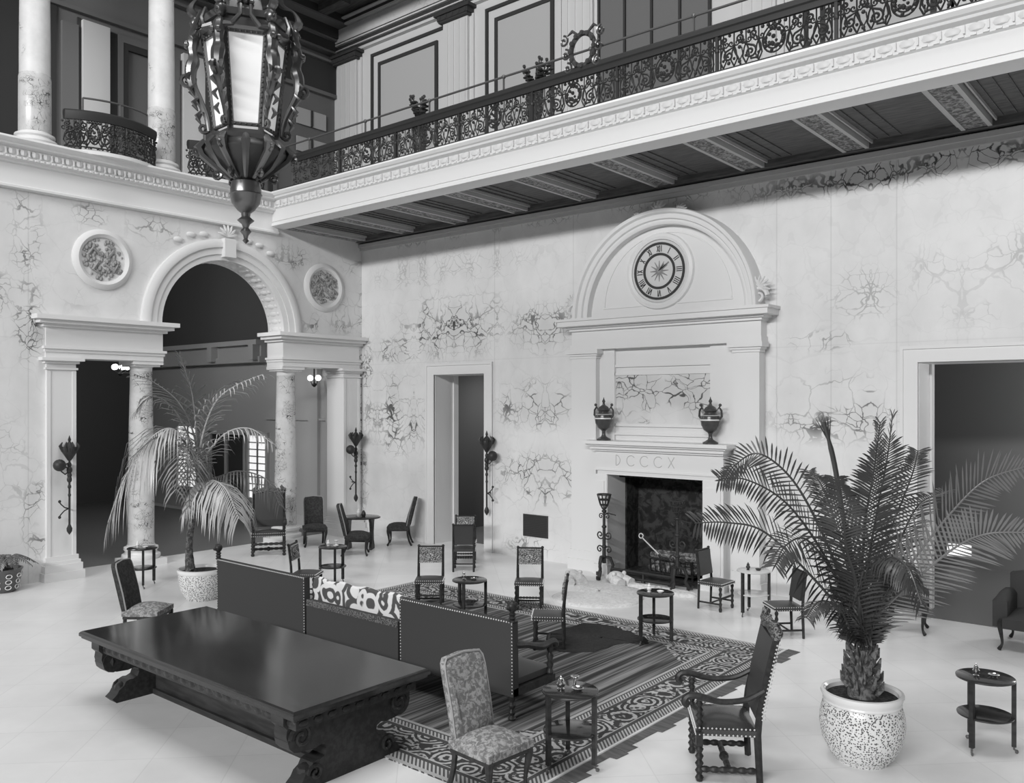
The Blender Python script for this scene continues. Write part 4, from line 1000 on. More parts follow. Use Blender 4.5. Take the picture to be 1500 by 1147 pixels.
# far table with slab legs
t = thing('oval_table', 'dark oval table on slab legs near the room corner, between high-backed chairs', 'table', (1.82, -1.58, 0), math.radians(35))
b = MB(); b.lathe([(.44, .715), (.47, .725), (.47, .745), (.45, .755)], 32, sq=.8); b.build('tabletop', M['gloss'], t)
for s in (-1, 1):
    b = MB(); b.prism([(-.16, 0), (.16, 0), (.15, .08), (.09, .2), (.075, .4), (.12, .62), (.2, .715), (-.2, .715), (-.12, .62), (-.075, .4), (-.09, .2), (-.15, .08)], 'x', s * .27 - .03, s * .27 + .03); b.build('leg', M['wood'], t, 20)
b = MB(); b.box(-.27, .27, -.04, .04, .16, .22); b.build('stretcher', M['wood'], t, 0)
for i, (dx, dy, lab) in enumerate(((-.12, .05, 'small dark jar on the left of the far oval table'), (.14, -.02, 'small dark jar on the right of the far oval table'))):
    o = MB().lathe([(.035, 0), (.05, .04), (.05, .09), (.03, .12), (.035, .13), (.012, .15), (.003, .16)], 12).build('jar', M['china'] if i == 0 else M['bronze_dark']); o.location = (1.82 + dx, -1.58 + dy, .755); tag(o, lab, 'jar', 'jars on the oval table')

# refectory table
t = thing('refectory_table', 'massive dark polished refectory table with scrolled ends in the foreground', 'table', (9.25, -9.44, 0))
b = MB(); x1, y1 = 2.02, .80
rg = []
for d, z in ((-.05, .70), (-.02, .72), (-.02, .735), (.0, .745), (.0, .775), (-.012, .79), (-.03, .8)): rg.append([(-x1 - d, -y1 - d, z), (x1 + d, -y1 - d, z), (x1 + d, y1 + d, z), (-x1 - d, y1 + d, z)])
b.loft(rg); b.build('tabletop', M['gloss'], t, 20)
b = MB(); b.box(-1.92, 1.92, -.70, .70, .60, .70)
for k in range(24): b.ball((-1.84 + k * .16, -.70, .65), .055, 6, 4, (1.2, .35, .6))
for k in range(9): b.ball((-1.92, -.62 + k * .155, .65), .05, 6, 4, (.35, 1.2, .6)); b.ball((1.92, -.62 + k * .155, .65), .05, 6, 4, (.35, 1.2, .6))
b.build('apron', M['wood'], t, 30)
half = [(.75, .70), (.75, .63), (.71, .59), (.72, .53), (.70, .45), (.64, .39), (.55, .355), (.42, .345), (.35, .36), (.3, .34), (.29, .3), (.31, .25), (.36, .23), (.40, .235), (.44, .22), (.47, .17), (.52, .14), (.55, .09), (.60, .05), (.55, .0)]
poly = [(-p[0], p[1]) for p in half] + [(p[0], p[1]) for p in reversed(half)]
for s in (-1, 1):
    b = MB(); b.prism(poly, 'x', s * 1.72 - .09, s * 1.72 + .09)
    for q in (-1, 1):
        b.tube([(s * 1.72 + s * .1, q * p[0], p[1]) for p in spiral(.57, .49, .12, 0, 1.4, 16)], .02, 6); b.tube([(s * 1.72 + s * .1, q * p[0], p[1]) for p in spiral(.42, .13, .08, 0, 1.3, 14)], .018, 6)
        b.ball((s * 1.72, q * .6, .48), .11, 8, 6, (1.05, .95, 1)); b.ball((s * 1.72, q * .45, .13), .085, 8, 6, (1.1, 1, .9))
        b.tube([(s * 1.72 - .1, q * .59, .48), (s * 1.72 + .1, q * .59, .48)], .12, 12)
    b.build('end_support', M['wood'], t, 30)
b = MB(); b.box(-1.63, 1.63, -.09, .09, .06, .3); b.box(-1.63, 1.63, -.13, .13, .0, .06); b.build('stretcher', M['wood'], t, 0)

# ================================================================== SETTEES
def knob_post(m, x, y, z0, z1, r=.035):
    H = z1 - z0; m.lathe([(r * .7, 0), (r, H * .08), (r * .6, H * .2), (r * .9, H * .32), (r * .6, H * .45), (r * .95, H * .6), (r * .55, H * .72), (r * .9, H * .85), (r * .8, H)], 10, (x, y, z0))
def settee(L_, loc, label, arms=(1, 1)):
    t = thing('settee', label, 'settee', loc, 0, 'leather settees on the rug'); a = L_ / 2
    b = MB(); b.loft([[(-a, -.06, z), (a, -.06, z), (a, .03 , z), (-a, .03, z)] if z < .5 else [(-a, -.06 - .02 * (z - .5), z), (a, -.06 - .02 * (z - .5), z), (a, .03 - .02 * (z - .5), z), (-a, .03 - .02 * (z - .5), z)] for z in (.26, .5, 1.03, 1.055)]); b.build('back', M['velvet'], t, 0)
    b = MB(); b.studs((-a + .01, -.074, 1.05), (a - .01, -.074, 1.05), .036, .011); b.studs((-a + .012, -.07, 1.03), (-a + .012, -.062, .3), .036, .009); b.studs((a - .012, -.07, 1.03), (a - .012, -.062, .3), .036, .009); b.build('nail_trim', M['nail'], t, 0)
    b = MB(); b.pillow(-a + .05, a - .05, .03, .68, .34, .46, 10, .04, .04); b.build('seat', M['leather'], t)
    b = MB(); b.box(-a, a, -.05, .68, .26, .34); b.build('seat_rail', M['wood'], t, 0)
    for sx in (-1, 1):
        for y in (-.02, .62):
            l = MB(); knob_post(l, sx * (a - .05), y, 0, .27, .045); l.build('leg', M['wood'], t)
        if arms[(sx + 1) // 2]:
            m = MB(); m.tube(crv([(sx * (a - .03), .0, .8), (sx * (a - .03), .2, .76), (sx * (a - .02), .45, .69), (sx * (a - .02), .66, .7), (sx * (a - .02), .72, .64)], 4), [.04 + .006 * math.sin(k) for k in range(17)], 8); knob_post(m, sx * (a - .03), .62, .34, .68, .045); m.build('arm', M['wood'], t)
            f = MB(); knob_post(f, sx * (a - .02), -.05, 1.05, 1.2, .045); f.ball((sx * (a - .02), -.05, 1.22), .055, 10, 7, (1, 1.1, 1.1)); f.ball((sx * (a - .02), -.11, 1.21), .025, 6, 5)
            for q in (-1, 1): f.ball((sx * (a - .02) + q * .045, -.05, 1.25), .024, 6, 5)
            f.build('carved_finial', M['wood'], t)
    return t
settee(2.13, (6.78, -7.53, .014), 'high-backed dark settee seen from behind, the one nearer the smaller potted palm', (1, 0))
settee(1.75, (10.57, -7.53, .014), 'high-backed dark settee seen from behind, the one beside the tapestry chair', (0, 1))
t = thing('velvet_bench', 'low dark velvet bench with fringed back between the two high settees', 'bench', (8.78, -7.53, .014))
b = MB(); b.box(-.9, .88, -.06, .02, .2, .77); b.build('back', M['velvet'], t, 0)
b = MB()
for k in range(110): x = -.89 + k * .0161; b.raw([(x, -.062, .775), (x + .008, -.062, .775), (x + .006, -.075, .70), (x, -.075, .70), (x, -.06, .775), (x + .008, -.06, .775), (x + .006, -.068, .70), (x, -.068, .70)], [(0, 1, 2, 3), (7, 6, 5, 4), (0, 3, 7, 4), (1, 5, 6, 2), (2, 6, 7, 3)])
b.build('fringe', M['leather_lit'], t, 0)
b = MB(); b.pillow(-.9, .88, .02, .66, .3, .46, 8, .04, .04); b.build('seat', M['velvet'], t)
for sx in (-.8, .8):
    for y in (0, .58):
        l = MB(); knob_post(l, sx, y, 0, .31, .045); l.build('leg', M['wood'], t)
b = MB(); vs = []; K = 26
prof = [(.09, .46, 0), (.045, .78, 0), (.03, .95, 0), (.045, 1.03, 0), (.08, 1.05, 0), (.14, 1.02, 0), (.17, .9, 0), (.2, .5, 0)]
b.loft([[(-.88 + 1.74 * k / K, y + .012 * math.sin(k * 1.1), z + (.015 * math.sin(k * .9) if z > .9 else 0)) for y, z, _ in prof] for k in range(K + 1)])
o = b.build('brocade_cushion', M['brocade']); o.location = (8.78, -7.53, .014); tag(o, 'long floral brocade cushion standing on the low bench between the settees', 'cushion')

# ================================================================== CHAIRS
def turned(m, x, y, z0, z1, r=.022, tw=True):
    H = z1 - z0; n = 5; pr = [(r * .8, 0)]
    for k in range(n): pr += [(r * 1.15, H * (k + .5) / n), (r * .65, H * (k + .95) / n)]
    pr.append((r, H)); m.lathe(pr, 8, (x, y, z0))
def leather_chair(solid=False):
    t = thing('side_chair', '', 'chair', (0, 0, 0))
    for s in (-1, 1):
        l = MB(); turned(l, s * .2, .19, 0, .41, .026); l.build('front_leg', M['wood'], t)
        l = MB(); l.tube([(s * .205, -.21, 0), (s * .205, -.195, .42), (s * .205, -.205, .6), (s * .205, -.25, .95)], [.02, .024, .022, .018], 4); l.ball((s * .205, -.252, .955), .025, 6, 5); l.build('rear_post', M['wood'], t)
        l = MB(); l.tube([(s * .2, -.2, .12), (s * .2, .19, .12)], .015, 6); l.build('stretcher', M['wood'], t)
    l = MB(); l.tube([(-.2 + .4 * k / 16, .19, .21) for k in range(17)], [.013 + .008 * (k % 2) for k in range(17)], 6); l.build('stretcher', M['wood'], t)
    l = MB(); l.tube([(-.2, 0, .12), (.2, 0, .12)], .014, 6); l.build('stretcher', M['wood'], t)
    b = MB(); b.pillow(-.23, .23, -.21, .225, .40, .47, 6, .015, .015); b.build('seat', M['leather'], t)
    b = MB()
    for z in (.455, .415):
        b.studs((-.228, .232, z), (.228, .232, z), .032, .0095)
        for s in (-1, 1): b.studs((s * .236, -.19, z), (s * .236, .22, z), .034, .0085)
    b.build('nail_trim', M['nail'], t, 0)
    b = MB(); b.loft([[(-.19, -.2 - .13 * (z - .62) - d, z), (.19, -.2 - .13 * (z - .62) - d, z), (.19, -.165 - .13 * (z - .62) - d, z), (-.19, -.165 - .13 * (z - .62) - d, z)] for z, d in ((.54 if solid else .68, .005), (.80, .01), (.935, .005))]); bp = b.build('back_panel', M['leather'] if solid else M['leather_lit'], t, 0)
    if solid:
        b = MB(); b.tube([(-.2, -.246, .945), (.2, -.246, .945)], .014, 6); b.build('top_rail', M['wood'], t); return t
    b = MB(); b.at((0, -.187, .81), rx=.13)
    for r, h in ((.15, .075), (.1, .05), (.05, .025)): b.tube([(r * math.cos(k * PI / 10), .0, h * math.sin(k * PI / 10)) for k in range(20)], .008, 5, True)
    b.ball((0, .0, 0), .03, 8, 5, (1.3, .3, .8)); b.at(); b.build('medallion', M['medal'], bp)
    b = MB(); b.studs((-.185, -.198, .93), (.185, -.198, .93), .03, .007); b.studs((-.185, -.167, .685), (.185, -.167, .685), .03, .007); b.build('nail_trim', M['nail'], bp, 0)
    b = MB(); b.tube([(-.2, -.246, .945), (.2, -.246, .945)], .014, 6); b.build('top_rail', M['wood'], t)
    return t
def cabriole(m, x, y, s, f):
    m.tube(crv([(x, y, .42), (x + s * .02, y + f * .02, .34), (x + s * .005, y + f * .005, .2), (x - s * .005, y - f * .0, .09), (x + s * .02, y + f * .025, .03), (x + s * .03, y + f * .04, .012)], 4), [.036, .04, .042, .04, .036, .033, .03, .027, .024, .021, .019, .017, .016, .017, .02, .024, .024, .026, .028, .026, .02], 8)
def high_chair(cover, seat=None):
    t = thing('high_backed_chair', '', 'chair', (0, 0, 0))
    b = MB(); b.pillow(-.27, .27, -.22, .29, .38, .49, 8, .035, .035); b.build('seat', seat or cover, t)
    b = MB(); rg = []
    out = [(-.25, .44), (.25, .44), (.255, .7), (.26, 1.0), (.25, 1.08), (.22, 1.12), (0, 1.14), (-.22, 1.12), (-.25, 1.08), (-.26, 1.0), (-.255, .7)]
    def yy(z): return -.2 - .26 * max(0, z - .45) ** 1.2
    for d, q in ((-.045, .97), (-.03, 1.), (.02, 1.), (.045, .94), (.055, .75)): rg.append([(x * q * .9, yy(z) + d, .79 + (z - .79) * q) for x, z in out])
    b.loft(rg); b.build('backrest', cover, t, 50)
    b = MB(); b.tube([(x * .9, yy(z) + .03, z) for x, z in out[1:] + out[:1]], .011, 5); b.build('piping', M['nail_dull'], t)
    b = MB(); b.box(-.26, .26, -.21, .28, .35, .40); b.build('seat_rail', M['wood'], t, 0)
    for s in (-1, 1):
        l = MB(); cabriole(l, s * .22, .24, s, 1); l.build('front_leg', M['wood'], t)
        l = MB(); l.tube(crv([(s * .22, -.19, .40), (s * .22, -.2, .25), (s * .22, -.24, .1), (s * .22, -.29, .0)], 4), .026, 6); l.build('rear_leg', M['wood'], t)
    return t
def armchair():
    t = thing('carved_armchair', '', 'armchair', (0, 0, 0)); W = .31
    def twist(m, a, b_, r):
        A, B = Vector(a), Vector(b_); n = 18; m.tube([A.lerp(B, k / n) for k in range(n + 1)], [r * (.75 + .45 * abs(math.sin(k * PI / 3.0))) for k in range(n + 1)], 8)
    for s in (-1, 1):
        l = MB(); l.box(s * W - .03, s * W + .03, .25, .31, .3, .42); turned(l, s * W, .28, .0, .3, .034); turned(l, s * W, .28, .42, .68, .03); l.build('front_leg', M['wood'], t)
        l = MB(); l.tube([(s * W, -.25, 0), (s * W, -.23, .4), (s * W, -.25, .6), (s * W, -.4, 1.22)], [.03, .034, .03, .026], 4); l.build('rear_post', M['wood'], t)
        f = MB(); f.ball((s * W, -.41, 1.26), .045, 8, 6); f.tube([(s * W, -.4, 1.2), (s * (W - .02), -.41, 1.28), (s * (W - .06), -.4, 1.33), (s * (W - .05), -.39, 1.36)], [.03, .04, .03, .012], 6); f.build('carved_finial', M['wood_carved'], t)
        a = MB(); a.tube(crv([(s * W, -.29, .78), (s * (W + .01), -.12, .70), (s * (W + .015), .1, .68), (s * (W + .015), .28, .72), (s * (W + .015), .38, .72), (s * (W + .015), .41, .67), (s * (W + .015), .38, .64)], 4), [.026] * 10 + [.03] * 8 + [.034] * 7, 8, flat=1.2); a.build('arm', M['wood'], t)
        l = MB(); twist(l, (s * W, -.22, .1), (s * W, .27, .1), .026); l.build('stretcher', M['wood'], t)
    l = MB(); twist(l, (-W, .28, .24), (W, .28, .24), .026); l.build('stretcher', M['wood'], t)
    l = MB(); twist(l, (-W, .02, .1), (W, .02, .1), .026); l.ball((0, .02, .1), .045, 8, 6); l.build('stretcher', M['wood'], t)
    b = MB(); b.pillow(-W - .02, W + .02, -.23, .3, .38, .47, 8, .03, .03); b.build('seat', M['leather_shiny'], t)
    b = MB()
    for z in (.40, .455): b.studs((-W - .02, .312, z), (W + .02, .312, z), .035, .01); [b.studs((s * (W + .027), -.2, z), (s * (W + .027), .28, z), .035, .01) for s in (-1, 1)]
    b.build('nail_trim', M['nail'], t, 0)
    b = MB(); b.loft([[(-W + .02, y - .03, z), (W - .02, y - .03, z), (W - .02, y + .02, z), (-W + .02, y + .02, z)] for y, z in ((-.245, .52), (-.26, .66), (-.31, .9), (-.385, 1.2))]); b.build('back_panel', M['leather'], t, 0)
    b = MB()
    for s in (-1, 1):
        for k in range(20):
            z = .54 + .033 * k; y = -.25 - (.135 * max(0, (z - .6)) / .6); b.stud((s * (W + .028), y - .02, z), .0105); b.stud((s * W, y - .045, z), .0105)
    b.build('nail_trim', M['nail'], t, 0)
    c = MB(); c.tube([(-W, -.395, 1.2), (-.15, -.4, 1.23), (0, -.405, 1.27), (.15, -.4, 1.23), (W, -.395, 1.2)], [.03, .035, .05, .035, .03], 6)
    for k in range(9): c.ball((-.24 + .06 * k, -.4, 1.25 + .05 * math.cos((k - 4) * .4)), .035, 6, 5)
    c.build('crest', M['wood_carved'], t)
    return t
GC = 'leather side chairs with nailed seats'
sc = leather_chair(); so = leather_chair(True)
spots = [((7.05, -4.49, .014), -50, 'leather side chair facing the camera at the left of the rug, beside a round table'),
 ((8.42, -3.55, .014), -55, 'leather side chair facing the camera on the rug edge, nearest the white fur'),
 ((10.02, -5.10, .014), 215, 'leather side chair seen from its side in the middle of the striped rug'),
 ((5.37, -1.86, 0), 130, 'leather side chair seen from behind, near the small doorway'),
 ((4.80, -1.22, 0), -50, 'leather side chair facing the camera right by the small doorway'),
 ((5.0, -5.45, 0), 35, 'leather side chair seen from the side behind the left settee'),
 ((10.76, -1.55, 0), -2, 'leather side chair beside the right andiron, turned away from the hearth'),
 ((12.27, -2.42, 0), 225, 'leather side chair seen from behind, left of the large palm')]
for i, (loc, fc, lab) in enumerate(spots):
    if i == 0: sc.location = loc; sc.rotation_euler = (0, 0, math.radians(fc - 90)); sc['label'] = lab; sc['group'] = GC
    elif i == 3: so.location = loc; so.rotation_euler = (0, 0, math.radians(fc - 90)); so['label'] = lab; so['group'] = GC
    else: dup(so if i in (6, 7) else sc, loc, lab, facing=fc, group=GC)
ht = high_chair(M['tapestry']); ht.location = (12.30, -8.95, .014); ht.rotation_euler = (0, 0, math.radians(-5 - 90)); ht['label'] = 'high-backed chair in pale flowered tapestry in the foreground beside the big table'; ht['group'] = 'high-backed upholstered chairs'
hb = high_chair(M['tapestry_dark'], M['tapestry']); hb.location = (5.35, -8.50, 0); hb.rotation_euler = (0, 0, math.radians(38 - 90)); hb['label'] = 'high-backed chair with dark back and flowered seat behind the big dark table'; hb['group'] = 'high-backed upholstered chairs'
hd = high_chair(M['tapestry_dark'])
hs = [((2.3, -2.12, 0), 45, 'high-backed dark chair left of the far oval table, turned towards it'),
 ((2.05, -.55, 0), 222, 'high-backed dark chair right of the far oval table, beside the small doorway'),
 ((.6, -1.95, 0), -32, 'high-backed dark chair against the wall beside the right marble column'),
 ((13.55, -.95, 0), 10, 'high-backed dark chair by the great doorway behind the palm fronds')]
for i, (loc, fc, lab) in enumerate(hs):
    if i == 0: hd.location = loc; hd.rotation_euler = (0, 0, math.radians(fc - 90)); hd['label'] = lab; hd['group'] = 'high-backed upholstered chairs'
    else: dup(hd, loc, lab, facing=fc, group='high-backed upholstered chairs')
ar = armchair(); ar.location = (13.66, -7.15, 0); ar.rotation_euler = (0, 0, math.radians(214 - 90)); ar['label'] = 'carved armchair with nailed leather back beside the large palm, nearest the camera'; ar['group'] = 'carved armchairs'; ar.scale = (1, 1, 1.06)
dup(ar, (.72, -3.3, 0), 'carved dark armchair under the palm fronds before the right marble column', facing=-35, group='carved armchairs').scale = (1.08, 1.08, 1.1)
# upholstered armchair cut by the right picture edge
t = thing('upholstered_armchair', 'dark upholstered armchair cut off by the right picture edge, before the great doorway', 'armchair', (15.5, -.82, 0), math.radians(0))
b = MB(); b.pillow(-.62, .62, -.5, .4, .3, .5, 8, .05, .05); b.build('seat', M['velvet'], t)
b = MB(); b.pillow(-.66, .66, .3, .5, .3, 1.0, 8, .03, .05); b.build('backrest', M['velvet'], t)
for s in (-1, 1):
    b = MB(); b.pillow(s * .66 - .09, s * .66 + .09, -.42, .45, .3, .72, 6, .05, .05); b.build('arm', M['velvet'], t)
    for f in (-1, 1):
        l = MB(); cabriole(l, s * .64, f * .38 - .02, s, f); l.build('leg', M['wood'], t)

# ================================================================== PALMS AND PLANTERS
def frond(name, parent, pts, n, ll, w, mat, droop=.35, spread=1.0, start=.22, fold=0., seed=1, r0=.018, fwd=.55, roll=0.):
    P = crv(pts, 10); m = MB(); K = len(P); rr = random.Random(seed)
    m.tube(P, [r0 * (1 - .85 * k / (K - 1)) + .002 for k in range(K)], 5)
    for i in range(n):
        q = start + (1 - start) * (i + .5) / n; k = min(K - 2, int(q * (K - 1))); f = q * (K - 1) - k; p = P[k].lerp(P[k + 1], f)
        T_ = (P[k + 1] - P[k]).normalized(); S = T_.cross(Vector((0, 0, 1)))
        S = S.normalized() if S.length > .05 else Vector((1, 0, 0)); U = S.cross(T_).normalized()
        S, U = S * math.cos(roll) + U * math.sin(roll), U * math.cos(roll) - S * math.sin(roll)
        env = max(.25, math.sin(PI * min(1, .18 + .82 * ((q - start) / (1 - start)) ** .9)) ** .6) if q < .95 else .45
        for s in (-1, 1):
            l = ll * env * (.85 + .3 * rr.random()); d = (T_ * fwd + S * s * spread + U * (fold + .25 * (rr.random() - .5))).normalized()
            sd = d.cross(U); sd = sd.normalized() * w * .5 if sd.length > .01 else T_ * w * .5
            a = p; b_ = p + d * l * .45 - Vector((0, 0, droop * l * .12)); c = p + d * l * .8 - Vector((0, 0, droop * l * .5)); e = p + d * l * (1 - .12 * droop) - Vector((0, 0, droop * l))
            m.raw([a + sd * .4, a - sd * .4, b_ + sd, b_ - sd, c + sd * .7, c - sd * .7, e], [(0, 1, 3, 2), (2, 3, 5, 4), (4, 5, 6)])
    return m.build(name, mat, parent, 60)
def rel(pts, o): return [(p[0] - o[0], p[1] - o[1], p[2] - o[2]) for p in pts]
# large palm
O2 = (14.57, -6.15, 0)
t = thing('potted_palm', 'large spiky date palm in a speckled round porcelain pot at the right', 'plant', O2)
b = MB(); b.lathe([(.24, 0), (.25, .02), (.29, .06), (.36, .2), (.385, .34), (.38, .44), (.36, .52), (.345, .55)], 40); pot = b.build('pot', M['pot'], t)
b = MB(); b.lathe([(.345, .545), (.355, .56), (.35, .575), (.36, .6), (.375, .63), (.37, .655), (.345, .66), (.325, .64), (.32, .56)], 40); b.build('rim', M['pot_rim'], pot)
b = MB(); b.lathe([(.0, .60), (.2, .605), (.33, .60), (.33, .55)], 30); b.build('soil', M['soil'], t)
b = MB(); b.lathe([(.13, .58), (.13, .66), (.1, .8), (.09, .95), (.07, 1.05)], 14)
for k in range(40):
    q = k * 2.4; z = .64 + .01 * k; r = .13 - .0015 * k; b.tube([(r * math.cos(q), r * math.sin(q), z), ((r + .05) * math.cos(q), (r + .05) * math.sin(q), z + .06), ((r + .07) * math.cos(q), (r + .07) * math.sin(q), z + .14)], [.03, .028, .006], 5, flat=.5)
b.build('trunk', M['bark'], t, 50)
B2 = [(14.57, -6.16, 0.73), (14.57, -6.16, 1.06)]
FR2 = [
 ([(14.47, -6.38, 1.41), (14.30, -6.71, 1.79), (14.05, -7.18, 2.23), (13.84, -7.49, 2.33), (13.66, -7.76, 2.34)], 44, .30, .35, 0),
 ([(14.41, -6.10, 1.54), (14.13, -6.07, 2.17), (13.84, -6.06, 2.63), (13.55, -6.17, 2.87), (13.32, -6.23, 2.75), (13.20, -6.26, 2.57)], 44, .24, .2, 0),
 ([(14.48, -6.30, 1.52), (14.31, -6.57, 2.06), (14.11, -6.87, 2.48), (13.89, -7.19, 2.69), (13.73, -7.45, 2.71)], 46, .27, .3, 0),
 ([(14.55, -5.98, 1.67), (14.57, -5.70, 2.31), (14.62, -5.53, 2.85), (14.66, -5.50, 3.28)], 52, .34, .05, 0),
 ([(14.62, -6.32, 1.74), (14.68, -6.39, 2.32), (14.77, -6.45, 2.77), (14.83, -6.46, 3.22)], 48, .32, .1, 0),
 ([(14.67, -6.01, 1.50), (14.89, -5.82, 1.82), (15.17, -5.59, 2.28), (15.45, -5.36, 2.64), (15.77, -5.09, 2.79)], 46, .42, .0, .9),
 ([(14.71, -6.11, 1.39), (15.03, -6.10, 1.76), (15.37, -6.08, 2.10), (15.64, -6.11, 2.25), (15.99, -6.01, 2.28)], 46, .36, .1, .6),
 ([(14.66, -6.28, 1.54), (14.82, -6.41, 1.89), (14.96, -6.55, 2.02), (15.13, -6.67, 1.95), (15.24, -6.71, 1.68)], 36, .26, .7, 0),
 ([(14.43, -5.96, 1.52), (14.24, -5.85, 2.09), (14.05, -5.75, 2.52), (13.87, -5.64, 2.68)], 44, .30, .2, 0),
 ([(14.47, -6.18, 1.43), (14.39, -6.51, 1.86), (14.33, -6.95, 2.17), (14.27, -7.26, 2.14), (14.24, -7.41, 1.98)], 40, .24, .5, 0),
 ([(14.58, -5.83, 1.45), (14.67, -5.36, 1.94), (14.75, -4.90, 2.32), (14.91, -4.50, 2.44)], 42, .32, .2, .3),
 ([(14.66, -6.15, 1.26), (14.80, -6.16, 1.61), (14.99, -6.20, 1.77), (15.18, -6.24, 1.71)], 34, .22, .5, 0),
 ([(14.52, -6.27, 1.20), (14.49, -6.55, 1.50), (14.43, -6.87, 1.61), (14.41, -7.14, 1.51)], 34, .22, .5, 0),
 ([(14.51, -5.76, 1.43), (14.53, -5.22, 1.98), (14.66, -4.84, 2.60), (14.69, -4.69, 2.88)], 40, .30, .1, 0),
 ([(14.62, -6.45, 1.69), (14.61, -6.71, 2.10), (14.62, -6.83, 2.49), (14.61, -6.97, 2.74)], 40, .3, .2, 0)]
RL2 = {0: .95, 1: .9, 2: 1., 5: 1.1, 6: 1.0, 9: .6}
for i, (pts, n, ll, dr, fo) in enumerate(FR2):
    frond('frond', t, rel(B2 + pts, O2), int(n * (1.15 if i in RL2 else 1.5)), ll * (1.2 if i in RL2 else 1.08), .022, M['leaf_sunlit'] if i in (5, 6) else M['leaf'], dr * (.4 if i in RL2 else 1), 1., .2 if len(pts) > 3 else .12, 0 if i in RL2 else fo, i + 3, .018, .55, RL2.get(i, 0.))
b = MB(); P = crv(rel(B2 + [(14.52, -6.14, 1.63), (14.41, -6.16, 2.21), (14.32, -6.18, 2.80), (14.24, -6.24, 3.21)], O2), 6); b.tube(P, [.012 + .014 * min(1, k / 20) * (1 if k < len(P) - 4 else .5) for k in range(len(P))], 6)
for k in range(8): b.tube([P[-4], P[-1] + Vector((.02 * (k - 4), .015 * (k % 3), .03 + .02 * (k % 2)))], [.01, .002], 4)
b.build('closed_frond', M['leaf'], t)
# smaller palm
O1 = (3.62, -6.62, 0)
t = thing('potted_palm', 'slender feathery palm with a bare trunk in a round pot behind the left settee', 'plant', O1)
b = MB(); b.lathe([(.26, 0), (.28, .03), (.36, .2), (.385, .36), (.385, .46)], 36); pot = b.build('pot', M['pot'], t)
b = MB(); b.lathe([(.385, .455), (.40, .47), (.405, .50), (.40, .53), (.37, .535), (.35, .5), (.35, .44)], 36); b.build('rim', M['pot_rim'], pot)
b = MB(); b.lathe([(0, .48), (.2, .482), (.355, .478), (.355, .45)], 24); b.build('soil', M['soil'], t)
TR = rel([(3.54, -6.79, 0.50), (3.52, -6.80, 0.92), (3.56, -6.77, 1.33), (3.62, -6.72, 1.68), (3.64, -6.70, 1.92)], O1)
b = MB(); P = crv([(TR[0][0], TR[0][1], .46)] + TR, 6); b.tube(P, [.115 - .06 * min(1, k / 12) + .006 * (k % 2) for k in range(len(P))], 10); b.build('trunk', M['bark'], t, 50)
B1 = [(3.64, -6.70, 1.84), (3.63, -6.71, 2.10)]
FR1 = [
 ([(3.76, -6.92, 2.58), (3.80, -7.28, 2.96), (3.79, -7.69, 2.75), (3.69, -8.03, 2.13), (3.60, -8.23, 1.49)], 40, .75, .9, 1),
 ([(4.03, -6.83, 1.99), (4.43, -6.89, 2.11), (4.87, -6.91, 1.98), (5.20, -6.90, 1.55)], 34, .62, 1., 1),
 ([(4.00, -6.59, 2.11), (4.49, -6.45, 2.24), (5.01, -6.27, 2.12), (5.27, -6.18, 1.70)], 34, .42, .8, 0),
 ([(3.36, -6.61, 2.79), (2.96, -6.68, 3.39), (2.43, -6.87, 3.76), (2.06, -7.05, 3.91)], 26, .5, .3, 0),
 ([(3.48, -6.64, 2.79), (3.33, -6.63, 3.51), (3.24, -6.71, 3.93), (3.15, -6.78, 4.25)], 22, .42, .2, 0),
 ([(3.65, -6.63, 2.80), (3.91, -6.54, 3.39), (4.27, -6.37, 3.68), (4.71, -6.13, 3.87)], 26, .55, .5, 1),
 ([(3.87, -6.71, 2.46), (4.31, -6.59, 2.87), (4.71, -6.39, 2.96), (5.10, -6.20, 2.71)], 28, .45, .5, 1),
 ([(3.82, -6.87, 2.46), (3.90, -7.20, 2.82), (3.90, -7.59, 2.83), (3.77, -7.96, 2.49)], 30, .5, .5, 0),
 ([(3.35, -6.49, 2.67), (3.22, -6.33, 3.27), (3.25, -6.05, 3.63), (3.42, -5.77, 3.81)], 24, .45, .3, 0),
 ([(4.02, -6.97, 2.36), (4.16, -7.24, 2.72), (4.37, -7.46, 2.57), (4.53, -7.59, 1.99)], 30, .5, .8, 0),
 ([(4.05, -6.94, 2.25), (4.26, -7.16, 2.61), (4.51, -7.34, 2.30), (4.59, -7.40, 1.71)], 28, .4, .6, 0),
 ([(3.59, -6.80, 2.69), (3.46, -7.04, 3.27), (3.29, -7.32, 3.50), (3.17, -7.55, 3.27)], 26, .5, .5, 0)]
for i, (pts, n, ll, dr, fo) in enumerate(FR1):
    frond('frond', t, rel(B1 + pts, O1), int(n * (1.2 if i in (0, 1) else .85)), ll * 1.1, .032 if i in (0, 1) else .026, M['leaf_lit'] if i in (0, 1, 5, 6) else M['leaf_mid'], dr, .8, .3, 0, i + 20, .022, .7)
